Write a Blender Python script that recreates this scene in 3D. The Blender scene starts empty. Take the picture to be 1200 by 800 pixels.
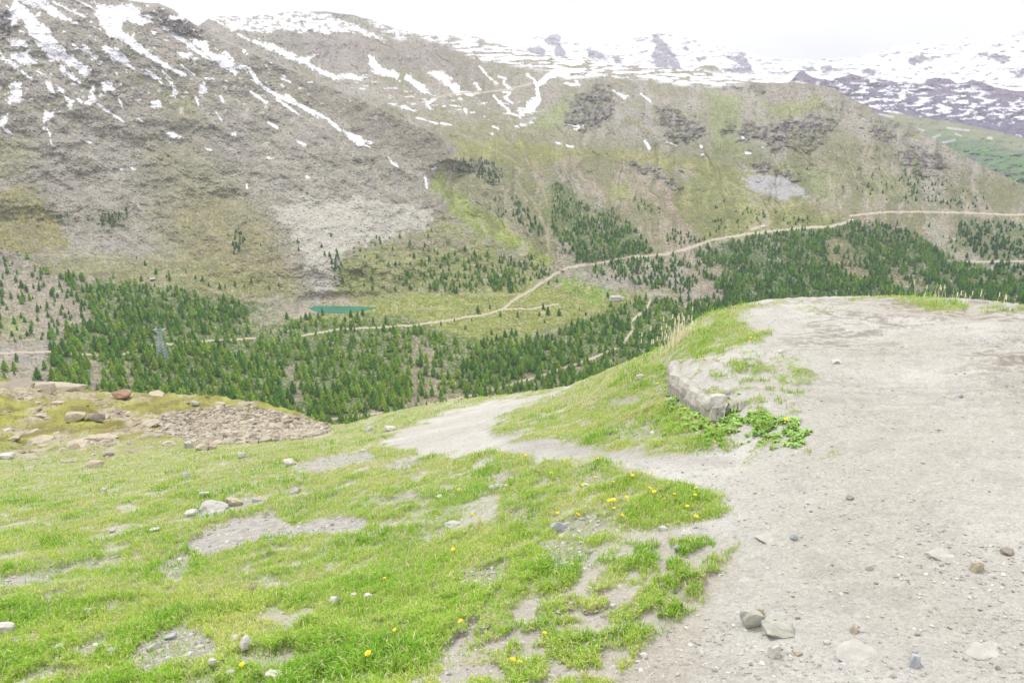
import bpy, bmesh, math, random
import numpy as np
from mathutils import Vector, Matrix

rng = np.random.default_rng(11)
random.seed(11)
C = bpy.data.collections.new('place'); bpy.context.scene.collection.children.link(C)
scene = bpy.context.scene

# ------------------------------------------------------------------ camera frame
F, CX, CY = 942.0, 600.0, 400.0
PITCH = math.radians(14.9)
SP, CP = math.sin(PITCH), math.cos(PITCH)

def ray(u, v):
    """unit direction of a picture point, camera at the origin looking along +Y"""
    x = (np.asarray(u, float) - CX) / F
    y = (CY - np.asarray(v, float)) / F
    d = np.stack([x, CP + y*SP, -SP + y*CP], -1)
    return d / np.linalg.norm(d, axis=-1, keepdims=True)

def proj(P):
    P = np.asarray(P, float)
    dep = P[..., 1]*CP - P[..., 2]*SP
    up = P[..., 1]*SP + P[..., 2]*CP
    dep = np.where(dep < 0.05, 0.05, dep)
    return CX + F*P[..., 0]/dep, CY - F*up/dep

# ------------------------------------------------------------------ noise
def _hash(ix, iy, s):
    n = (ix.astype(np.int64)*374761393 + iy.astype(np.int64)*668265263 + s*1274126177) & 0xffffffff
    n = ((n ^ (n >> 13)) * 1274126177) & 0xffffffff
    return ((n ^ (n >> 16)) & 0xffffff) / float(0xffffff)

_tg = np.random.default_rng(5).random((256, 256)).astype(np.float32)*2*math.pi
_TC, _TS = np.cos(_tg), np.sin(_tg)
def pnoise(x, y, s=0):
    """gradient noise, about -1..1"""
    x, y = np.broadcast_arrays(np.asarray(x, float), np.asarray(y, float))
    fx0 = np.floor(x); fy0 = np.floor(y)
    fx = (x-fx0).astype(np.float32); fy = (y-fy0).astype(np.float32)
    ix = fx0.astype(np.int32)+s*37+((s*s*13) & 255); iy = fy0.astype(np.int32)+s*91
    a = fx*fx*fx*(fx*(fx*6-15)+10); b = fy*fy*fy*(fy*(fy*6-15)+10)
    x0 = ix & 255; x1 = (ix+1) & 255; y0 = iy & 255; y1 = (iy+1) & 255
    g00 = _TC[x0, y0]*fx+_TS[x0, y0]*fy; g10 = _TC[x1, y0]*(fx-1)+_TS[x1, y0]*fy
    g01 = _TC[x0, y1]*fx+_TS[x0, y1]*(fy-1); g11 = _TC[x1, y1]*(fx-1)+_TS[x1, y1]*(fy-1)
    r0 = g00+a*(g10-g00); r1 = g01+a*(g11-g01)
    return (r0+b*(r1-r0))*1.5

def fbm(x, y, o=4, s=0, gain=.5):
    t = 0; a = 1.0; w = 0
    for k in range(o):
        t = t + a*pnoise(x*2**k + 17.3*k, y*2**k - 9.1*k, s+k); w += a; a *= gain
    return t / w*1.5

def ridged(x, y, o=4, s=0):
    t = 0; a = 1.0; w = 0
    for k in range(o):
        t = t + a*(1-2*np.abs(pnoise(x*2**k, y*2**k, s+k))); w += a; a *= .5
    return t / w

def sstep(a, b, x):
    t = np.clip((x-a)/(b-a), 0, 1); return t*t*(3-2*t)

def mix(a, b, t):
    return a + (b-a)*t

# ------------------------------------------------------------------ plane shapes
def seg_dist(U, V, pts, closed=False):
    d = np.full(U.shape, 1e9)
    n = len(pts)
    for i in range(n if closed else n-1):
        x0, y0 = pts[i][:2]; x1, y1 = pts[(i+1) % n][:2]
        dx, dy = x1-x0, y1-y0; L = dx*dx+dy*dy+1e-9
        t = np.clip(((U-x0)*dx+(V-y0)*dy)/L, 0, 1)
        d = np.minimum(d, (U-x0-t*dx)**2+(V-y0-t*dy)**2)
    return np.sqrt(d)

def sdist(U, V, poly, pad=30):
    """signed distance, positive inside; -pad far away"""
    out = np.full(U.shape, -float(pad))
    P = np.array(poly, float)
    m = (U > P[:, 0].min()-pad) & (U < P[:, 0].max()+pad) & (V > P[:, 1].min()-pad) & (V < P[:, 1].max()+pad)
    if not m.any(): return out
    u = U[m]; v = V[m]; ins = np.zeros(u.shape, bool); n = len(P)
    for i in range(n):
        x0, y0 = P[i]; x1, y1 = P[(i+1) % n]
        if y0 != y1:
            ins ^= ((y0 > v) != (y1 > v)) & (u < (x1-x0)*(v-y0)/(y1-y0)+x0)
    d = np.minimum(seg_dist(u, v, poly, True), pad)
    out[m] = np.where(ins, d, -d)
    return out

def line_mask(U, V, pts, w, soft=.6):
    P = np.array(pts, float); pad = w+4
    out = np.zeros(U.shape)
    m = (U > P[:, 0].min()-pad) & (U < P[:, 0].max()+pad) & (V > P[:, 1].min()-pad) & (V < P[:, 1].max()+pad)
    if m.any():
        out[m] = 1-sstep(w/2-soft, w/2+soft, seg_dist(U[m], V[m], pts))
    return out

class RBF:
    def __init__(s, X, y, lam=1e-3):
        X = np.array(X, float); s.X = X; n = len(X)
        K = np.sqrt(((X[:, None]-X[None])**2).sum(-1)) ** 1.0
        A = np.zeros((n+3, n+3)); A[:n, :n] = K + np.eye(n)*(-lam)
        A[:n, n] = 1; A[:n, n+1:] = X; A[n, :n] = 1; A[n+1:, :n] = X.T
        s.w = np.linalg.solve(A, np.concatenate([y, [0, 0, 0]]))
    def __call__(s, x, y):
        n = len(s.X); r = s.w[n] + s.w[n+1]*x + s.w[n+2]*y
        for i in range(n):
            r = r + s.w[i]*np.sqrt((x-s.X[i, 0])**2+(y-s.X[i, 1])**2 + s.soft2)
        return r
    soft2 = 0.0

# ------------------------------------------------------------------ objects
def tag(o, label=None, cat=None, group=None, kind=None):
    for k, v in (('label', label), ('category', cat), ('group', group), ('kind', kind)):
        if v: o[k] = v
    return o

def link(o, parent=None):
    C.objects.link(o)
    if parent: o.parent = parent
    return o

def make_mesh(name, V, faces, mat=None, smooth=False, col=None, mats=None, mat_idx=None):
    """V (n,3); faces: array (m,k) or a list of such arrays; col (n,3) colour attribute"""
    me = bpy.data.meshes.new(name)
    V = np.ascontiguousarray(V, dtype=np.float32)
    if isinstance(faces, np.ndarray): faces = [faces]
    faces = [f for f in faces if len(f)]
    me.vertices.add(len(V)); me.vertices.foreach_set('co', V.ravel())
    loops = np.concatenate([f.ravel() for f in faces]).astype(np.int32)
    sizes = np.concatenate([np.full(len(f), f.shape[1], np.int32) for f in faces])
    me.loops.add(len(loops)); me.loops.foreach_set('vertex_index', loops)
    me.polygons.add(len(sizes))
    st = np.concatenate([[0], np.cumsum(sizes)[:-1]]).astype(np.int32)
    me.polygons.foreach_set('loop_start', st)
    me.polygons.foreach_set('loop_total', sizes)
    if mat_idx is not None: me.polygons.foreach_set('material_index', mat_idx.astype(np.int32))
    me.update(calc_edges=True)
    me.polygons.foreach_set('use_smooth', np.full(len(sizes), bool(smooth)))
    if col is not None:
        a = me.color_attributes.new('tint', 'FLOAT_COLOR', 'POINT')
        c = np.ones((len(V), 4), np.float32); c[:, :3] = col
        a.data.foreach_set('color', c.ravel())
    for m in (mats or ([mat] if mat else [])): me.materials.append(m)
    return me

def obj(name, me, parent=None):
    return link(bpy.data.objects.new(name, me), parent)

def empty(name, loc):
    o = bpy.data.objects.new(name, None); o.location = loc; o.empty_display_size = .1
    return link(o)

def copy_tree(o, parent=None):
    c = o.copy(); C.objects.link(c); c.parent = parent
    for ch in o.children: copy_tree(ch, c)
    return c

# ------------------------------------------------------------------ materials
def mat_new(name):
    m = bpy.data.materials.new(name); m.use_nodes = True
    nt = m.node_tree; b = nt.nodes['Principled BSDF']
    b.inputs['Specular IOR Level'].default_value = .2
    b.inputs['Roughness'].default_value = .9
    return m, nt, b

def nn(nt, t, **k):
    n = nt.nodes.new(t)
    for a, v in k.items(): setattr(n, a, v)
    return n

def noise(nt, scale, detail=4, rough=.6, coord=None, vec=None):
    n = nn(nt, 'ShaderNodeTexNoise'); n.inputs['Scale'].default_value = scale
    n.inputs['Detail'].default_value = detail; n.inputs['Roughness'].default_value = rough
    if vec is None:
        g = nn(nt, 'ShaderNodeTexCoord'); vec = g.outputs['Object']
    nt.links.new(vec, n.inputs['Vector'])
    return n

def ramp(nt, fac, lo, hi, a, b):
    r = nn(nt, 'ShaderNodeMapRange'); r.inputs['From Min'].default_value = lo; r.inputs['From Max'].default_value = hi
    r.inputs['To Min'].default_value = a; r.inputs['To Max'].default_value = b
    nt.links.new(fac, r.inputs['Value']); return r.outputs['Result']

def mul(nt, col, fac):
    m = nn(nt, 'ShaderNodeVectorMath', operation='SCALE')
    nt.links.new(col, m.inputs[0]); nt.links.new(fac, m.inputs['Scale']); return m.outputs[0]

def tint_mat(name, scales, amt, bump=None, rough=.95, spec=.1, cell=None):
    """the 'tint' attribute is the material map of the ground (grass, rock, gravel, snow); noises add the fine grain"""
    m, nt, b = mat_new(name)
    b.inputs['Roughness'].default_value = rough; b.inputs['Specular IOR Level'].default_value = spec
    at = nn(nt, 'ShaderNodeAttribute', attribute_name='tint'); c = at.outputs['Color']
    h = None
    for s, a in zip(scales, amt):
        n = noise(nt, s, 5, .65)
        c = mul(nt, c, ramp(nt, n.outputs['Fac'], .3, .7, 1-a, 1+a))
        h = n
    if cell:
        v = nn(nt, 'ShaderNodeTexVoronoi'); v.inputs['Scale'].default_value = cell[0]
        g = nn(nt, 'ShaderNodeTexCoord'); nt.links.new(g.outputs['Object'], v.inputs['Vector'])
        sx = nn(nt, 'ShaderNodeSeparateColor'); nt.links.new(v.outputs['Color'], sx.inputs[0])
        c = mul(nt, c, ramp(nt, sx.outputs[0], 0, 1, 1-cell[1], 1+cell[1]))
    nt.links.new(c, b.inputs['Base Color'])
    if bump:
        n = noise(nt, bump[0], 6, .7)
        bp = nn(nt, 'ShaderNodeBump'); bp.inputs['Strength'].default_value = bump[1]; bp.inputs['Distance'].default_value = bump[2]
        nt.links.new(n.outputs['Fac'], bp.inputs['Height']); nt.links.new(bp.outputs[0], b.inputs['Normal'])
    return m

def plain_mat(name, col, var=.2, scale=8, rough=.85, bump=0, trans=0, dark=None):
    m, nt, b = mat_new(name); b.inputs['Roughness'].default_value = rough
    n = noise(nt, scale, 6, .65)
    mx = nn(nt, 'ShaderNodeMix', data_type='RGBA')
    a = [x*(1-var) for x in col] if dark is None else dark
    mx.inputs[6].default_value = (*a, 1); mx.inputs[7].default_value = (*[min(.95, x*(1+var)) for x in col], 1)
    nt.links.new(ramp(nt, n.outputs['Fac'], .35, .65, 0, 1), mx.inputs[0]); nt.links.new(mx.outputs[2], b.inputs['Base Color'])
    if bump:
        n2 = noise(nt, scale*2.5, 7, .7)
        bp = nn(nt, 'ShaderNodeBump'); bp.inputs['Strength'].default_value = .7; bp.inputs['Distance'].default_value = bump
        nt.links.new(n2.outputs['Fac'], bp.inputs['Height']); nt.links.new(bp.outputs[0], b.inputs['Normal'])
    return m
QUICK = False
# ================================================================== FAR TERRAIN
def al(r, g, b, k=None):
    """base colour of a surface seen as r, g, b in full overcast light; far ones keep more of their own hue than the air lets through"""
    c = np.array([r, g, b], float)/255
    if k is None:
        m = c.mean(); c = np.clip(m+(c-m)*1.4, 0, 1)*.95; k = 1.75
    return np.where(c <= .04045, c/12.92, ((c+.055)/1.055)**2.4)/k

RIDGE = [(-120, -60), (120, -8), (170, 3), (200, 10), (232, 31), (262, 48), (300, 64), (350, 85), (400, 106), (450, 128),
         (500, 152), (530, 170), (546, 188)]
COULOIR = [(512, 212), (528, 240), (560, 266), (600, 292), (640, 318)]
LEFT_REGION = RIDGE + [(530, 200), (512, 212)] + COULOIR[1:] + [(640, 900), (-400, 900), (-400, -200)]

ctl_left = [(-100, 300, 1480), (0, 300, 1480), (0, 200, 1750), (0, 100, 2050), (0, 0, 2400), (-100, 0, 2400), (170, 5, 2560), (250, 42, 2500),
            (330, 78, 2400), (400, 106, 2300), (500, 152, 2080), (546, 188, 1960), (300, 150, 2020), (300, 250, 1680), (200, 200, 1830),
            (400, 300, 1400), (400, 200, 1800), (500, 260, 1640), (150, 300, 1470), (100, 150, 1920), (150, 60, 2230), (60, 50, 2200),
            (0, 500, 760), (0, 450, 800), (300, 500, 780), (600, 500, 820), (200, 400, 1010), (0, 400, 1010), (400, 440, 930),
            (100, 365, 1180), (100, 320, 1360), (600, 345, 1350), (560, 300, 1500), (600, 400, 1060), (240, 340, 1290),
            (640, 318, 1440), (528, 240, 1720)]
ctl_right = [(600, 500, 820), (600, 400, 1060), (600, 345, 1350), (740, 345, 1330), (800, 400, 1040), (760, 440, 930), (900, 300, 1500),
             (900, 350, 1260), (1100, 350, 1330), (1000, 262, 1720), (1280, 350, 1300), (1200, 300, 1620), (1100, 252, 2000),
             (1280, 255, 2200), (880, 212, 2120), (1100, 200, 2400), (1200, 222, 2750), (1000, 150, 2700), (960, 98, 3080), (850, 97, 3300),
             (700, 92, 3200), (700, 150, 2750), (800, 190, 2420), (700, 182, 2420), (600, 170, 2420), (600, 200, 2130), (600, 250, 1820),
             (650, 300, 1500), (700, 230, 2000), (800, 230, 2080), (800, 270, 1760), (560, 200, 2050), (530, 215, 1900), (640, 318, 1440),
             (528, 240, 1760), (600, 292, 1530), (600, 145, 2750), (550, 118, 3250), (640, 125, 3000), (450, 60, 4000), (300, 20, 4300),
             (600, 58, 4400), (750, 78, 4300), (850, 93, 3900), (450, 125, 3150), (380, 90, 3700), (500, 145, 2900), (1280, 250, 2250),
             (1070, 150, 2900), (1140, 182, 2850), (400, 400, 1100), (820, 150, 2620), (1280, 500, 800), (900, 450, 900)]

LAKE_Z = -275.4
for a_, b_ in ((340, 357), (340, 372), (400, 354), (400, 372), (440, 356), (440, 372), (480, 358), (480, 374), (300, 368)):
    ctl_left.append((a_, b_, LAKE_Z/ray(a_, b_)[2]))

def fit(ctl):
    a = np.array(ctl, float)
    return RBF(np.stack([a[:, 0]/400, a[:, 1]/200], 1), np.log(a[:, 2]), 2e-2)
rl, rr = fit(ctl_left), fit(ctl_right)
rl.soft2 = rr.soft2 = .008

LAKE = [(362, 361), (368, 358.6), (385, 358.4), (405, 358.8), (425, 359.2), (443, 360.2), (432, 362.8), (415, 365.3), (398, 367), (380, 366.6), (369, 364.6)]

def gullies(U, V):
    """ribs (+) and runnels (-) down the fall line: slanting on the left mountain, fanning straight down on the right one"""
    th = .62
    a = (U*math.cos(th)+V*math.sin(th)); b = (-U*math.sin(th)+V*math.cos(th))
    gl = ridged(a/150+fbm(U/90, V/90, 2, 3)*.5, b/26, 4, 21)
    gr = ridged((U+fbm(U/50, V/50, 3, 4)*16-(V-200)*.28)/24, V/170, 4, 31)
    return gl, gr

def far_r(U, V):
    U = np.asarray(U, float); V = np.asarray(V, float)
    n = fbm(U/60, V/40, 3, 5)
    sd = sdist(U, V + n*2.0, LEFT_REGION, 60)
    w = 1.2 + 20*sstep(150, 200, V)
    L = sstep(-w, w, sd)
    lr = L*rl(U/400, V/200) + (1-L)*rr(U/400, V/200)
    # gullies and ribs running down the slopes
    up = sstep(400, 300, V)
    gl, gr = gullies(U, V); gl = gl*L; gr = gr*(1-L)
    rel = (gl*.007 + gr*.017)*up
    rel = rel + fbm(U/90, V/50, 4, 41)*.018*up
    rel = rel + fbm(U/14, V/9, 4, 51)*.0045*(.35+.65*up) + pnoise(U/2.6, V/1.9, 61)*.0016
    # cliff bands stand out and are broken
    cl = cliffs(U, V)
    rel = rel + cl*(ridged(U/9, V/16, 3, 71)*.012 + fbm(U/4, V/3.5, 3, 81)*.007)
    lr = lr - rel
    # the lake basin is level
    r = np.exp(lr)
    dz = ray(U, V)[..., 2]
    r0 = LAKE_Z/np.minimum(dz, -.05)
    k = sstep(-20, -1.5, sdist(U, V, LAKE, 24))
    return r*(1-k) + r0*k

CLIFFS = [[(675, 112), (700, 99), (716, 101), (722, 115), (724, 122), (714, 136), (700, 148), (685, 150), (665, 146), (664, 135), (672, 120)],
          [(768, 118), (790, 125), (810, 135), (828, 148), (822, 162), (800, 168), (786, 163), (775, 150), (770, 135)],
          [(846, 99), (880, 98), (896, 101), (890, 107), (850, 108)],
          [(840, 152), (855, 141), (870, 146), (890, 143), (905, 148), (915, 138), (950, 135), (985, 142), (972, 160), (965, 172), (940, 178), (920, 172), (900, 172), (885, 165), (865, 162)],
          [(1010, 150), (1040, 148), (1050, 160), (1040, 168), (1020, 160)], [(1050, 176), (1080, 170), (1100, 180), (1112, 197), (1090, 207), (1060, 200)],
          [(868, 186), (900, 190), (935, 204), (942, 211), (930, 210), (905, 201), (880, 196)], [(740, 190), (765, 195), (800, 215), (790, 222), (760, 206), (738, 198)],
          [(0, 10), (12, 8), (18, 30), (8, 45), (0, 45)], [(105, 75), (118, 80), (112, 97), (104, 95)], [(172, 12), (195, 14), (235, 36), (240, 46), (215, 44), (190, 30)],
          [(530, 190), (560, 186), (590, 200), (585, 215), (560, 205), (535, 205)]]
def cliffs(U, V):
    n = fbm(U/15, V/8, 4, 91)*11
    m = np.zeros(U.shape)
    for p in CLIFFS: m = np.maximum(m, sstep(-2, 4, sdist(U, V, p, 14)+n-1))
    return m

TOP = [(-120, -34), (0, -24), (60, -14), (120, -3), (170, 3), (185, 4), (200, 10), (232, 31), (246, 21), (262, 19), (290, 20), (320, 17), (345, 13.5), (358, 15), (372, 13.5),
       (385, 14), (400, 16.5), (412, 17), (425, 21), (445, 27), (470, 36), (500, 42), (530, 42.5), (545, 42), (560, 44), (575, 49), (600, 56), (620, 62), (640, 65.5),
       (680, 67), (720, 74), (745, 77), (780, 80), (810, 83), (820, 78), (826, 76.5), (838, 77.5), (846, 84), (852, 92), (870, 95), (900, 97.5), (930, 96.5), (950, 98),
       (970, 102), (985, 108), (1000, 117), (1015, 124), (1030, 134), (1045, 141), (1065, 146), (1085, 156), (1105, 168), (1125, 181), (1150, 193), (1175, 205), (1200, 217), (1290, 262)]
LEFT_SKY = [(-120, -60)] + RIDGE[1:]

SNOW = [[(30, 8), (40, 22), (58, 34), (66, 48), (80, 62), (92, 72), (106, 82), (100, 94), (90, 82), (76, 72), (60, 66), (48, 54), (34, 40), (26, 22), (15, 30), (13, 12), (20, 4)],
        [(18, -8), (40, -8), (60, 8), (75, 18), (92, 29), (80, 26), (60, 18), (45, 9), (28, 5)],
        [(115, 5), (130, 8), (150, 5), (165, 10), (160, 18), (175, 22), (180, 27), (165, 28), (150, 26), (142, 30), (144, 38), (156, 42), (165, 52), (172, 60), (185, 68), (200, 78), (218, 88), (205, 86), (190, 79), (175, 67), (160, 61), (145, 50), (128, 44), (118, 30), (112, 15)],
        [(8, 46), (25, 48), (36, 54), (22, 56), (10, 50)], [(12, 60), (30, 62), (40, 70), (50, 75), (34, 78), (22, 74), (12, 66)],
        [(0, 67), (20, 76), (30, 86), (40, 92), (32, 92), (24, 80), (0, 70)], [(70, 74), (80, 84), (90, 92), (97, 97), (92, 101), (84, 92), (72, 84)],
        [(14, 95), (24, 98), (26, 108), (22, 120), (12, 122), (5, 118), (14, 112), (10, 100)], [(0, 140), (10, 130), (10, 138), (6, 148), (14, 158), (8, 156), (0, 148)],
        [(53, 94), (60, 98), (64, 110), (58, 108), (54, 100)], [(64, 98), (72, 104), (82, 115), (86, 120), (83, 128), (78, 118), (68, 106)],
        [(52, 130), (62, 132), (62, 138), (54, 142), (52, 150), (50, 142)], [(108, 98), (114, 98), (110, 108), (113, 120), (100, 121), (106, 110)],
        [(120, 96), (130, 96), (136, 106), (126, 108), (122, 112), (120, 104)], [(96, 50), (104, 58), (115, 66), (116, 70), (106, 66), (97, 58)],
        [(120, 58), (135, 56), (150, 66), (153, 72), (145, 78), (140, 72), (132, 76), (130, 66)], [(166, 82), (182, 86), (190, 98), (184, 94), (170, 88)],
        [(194, 92), (200, 95), (208, 105), (206, 115), (200, 113), (202, 104)], [(176, 118), (188, 118), (188, 126), (180, 128)], [(195, 155), (205, 156), (217, 163), (212, 165), (200, 160)],
        [(200, 57), (212, 62), (224, 64), (222, 70), (212, 66)], [(226, 47), (242, 48), (246, 60), (268, 66), (274, 76), (288, 76), (290, 84), (276, 80), (270, 84), (252, 76), (240, 62), (226, 52)],
        [(400, 150), (412, 155), (425, 162), (438, 168), (428, 168), (432, 172), (420, 170), (408, 160)], [(454, 182), (462, 190), (466, 196), (460, 194)],
        [(235, 97), (242, 97), (240, 108), (233, 110)], [(268, 158), (277, 155), (277, 160)], [(198, 20), (212, 17), (220, 20), (212, 24), (203, 25)], [(222, 46), (240, 48), (242, 58), (230, 55)],
        [(246, 20), (300, 18), (350, 14), (380, 15), (400, 22), (430, 35), (448, 45), (455, 48), (440, 45), (425, 40), (405, 38), (380, 40), (330, 35), (310, 40), (280, 35), (270, 37), (290, 45), (320, 52), (340, 62), (350, 68), (370, 65), (360, 72), (370, 80), (385, 84), (400, 87), (430, 88), (420, 94), (390, 92), (365, 80), (340, 68), (310, 57), (280, 42), (262, 30)],
        [(432, 63), (438, 68), (448, 82), (456, 86), (450, 88), (436, 82), (434, 74)], [(440, 70), (448, 80), (466, 84), (468, 96), (480, 86), (486, 94), (494, 98), (506, 112), (492, 108), (480, 96), (460, 91), (440, 86)],
        [(500, 82), (522, 84), (530, 92), (526, 96), (536, 100), (540, 107), (562, 108), (566, 107), (563, 100), (554, 94), (558, 104), (564, 111), (535, 111), (522, 99), (508, 89)],
        [(454, 119), (470, 124), (489, 130), (478, 129), (456, 122)], [(606, 137), (618, 122), (616, 118), (626, 116), (632, 114), (632, 122), (624, 130), (612, 138)],
        [(662, 98), (674, 97), (675, 92), (679, 101), (668, 101)], [(718, 106), (726, 110), (736, 112), (732, 115), (724, 112)], [(666, 147), (677, 145), (684, 150), (678, 151)], [(604, 148), (616, 145), (625, 143), (622, 147)]]
SNOWL = [([(150, 12), (175, 20), (190, 24)], 2.2), ([(62, 2), (85, 14), (100, 20)], 2.4), ([(85, -2), (110, 10)], 2), ([(20, 0), (12, 14)], 4), ([(150, 76), (158, 82)], 3), ([(44, 84), (58, 92)], 2), ([(139, 115), (144, 127)], 2.2), ([(92, 116), (95, 120)], 3), ([(160, 138), (168, 143)], 2), ([(340, 96), (330, 92)], 2), ([(190, 84), (200, 92)], 2.4), ([(212, 76), (228, 88)], 2.2), ([(264, 62), (272, 70)], 3), ([(54, 148), (58, 155), (60, 168)], 2), ([(114, 122), (126, 130), (145, 143)], 3.2), ([(220, 54), (236, 64), (250, 72)], 3), ([(252, 74), (275, 84)], 3),
         ([(292, 80), (300, 94), (312, 104), (325, 112), (345, 121), (360, 128), (370, 132), (385, 140), (398, 152)], 4.2), ([(336, 114), (346, 121)], 7), ([(325, 117), (350, 134)], 3), ([(294, 108), (312, 120)], 3.6),
         ([(358, 128), (372, 138)], 2), ([(498, 207), (500, 220)], 3), ([(507, 198), (510, 197)], 3), ([(229, 113), (233, 124)], 3), ([(259, 113), (262, 120)], 3), ([(253, 131), (260, 142)], 2.5),
         ([(240, 174), (246, 176)], 2), ([(314, 143), (325, 150)], 2), ([(348, 165), (358, 170)], 2.4), ([(313, 185), (320, 185)], 2), ([(360, 207), (362, 208)], 3), ([(289, 215), (289, 220)], 3),
         ([(141, 198), (143, 198)], 2.4), ([(155, 198), (158, 199)], 3.4), ([(102, 166), (107, 167)], 3), ([(192, 32), (205, 42), (218, 49), (234, 61)], 4.5), ([(488, 138), (510, 144), (528, 146)], 2.5),
         ([(562, 78), (572, 90), (582, 98)], 2.6), ([(585, 90), (592, 92), (590, 98), (598, 104)], 3), ([(590, 108), (598, 110), (592, 114), (600, 121)], 3.5), ([(578, 112), (590, 124), (600, 134), (610, 137)], 2.4),
         ([(632, 118), (630, 105), (625, 92)], 4), ([(630, 100), (645, 88), (665, 86)], 7), ([(618, 88), (630, 97)], 3), ([(751, 110), (762, 119)], 3), ([(756, 166), (761, 173)], 4), ([(782, 166), (793, 171)], 2.5),
         ([(664, 171), (672, 172)], 2.2), ([(653, 168), (656, 168)], 2.4), ([(821, 171), (823, 173)], 2.4), ([(823, 181), (824, 181)], 2.4), ([(870, 161), (876, 164)], 2), ([(874, 179), (880, 180)], 3), ([(893, 173), (895, 173)], 2.4),
         ([(510, 116), (500, 122), (505, 128)], 3), ([(545, 128), (547, 135)], 3), ([(578, 148), (584, 151)], 2.6), ([(574, 157), (577, 157)], 2.4)]

def poly_cov(U, V, p, soft, amp=3, s=0, pad=25):
    return sstep(-soft, soft, sdist(U, V, p, pad+soft) + fbm(U/11, V/8, 3, 200+s)*amp)

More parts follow.
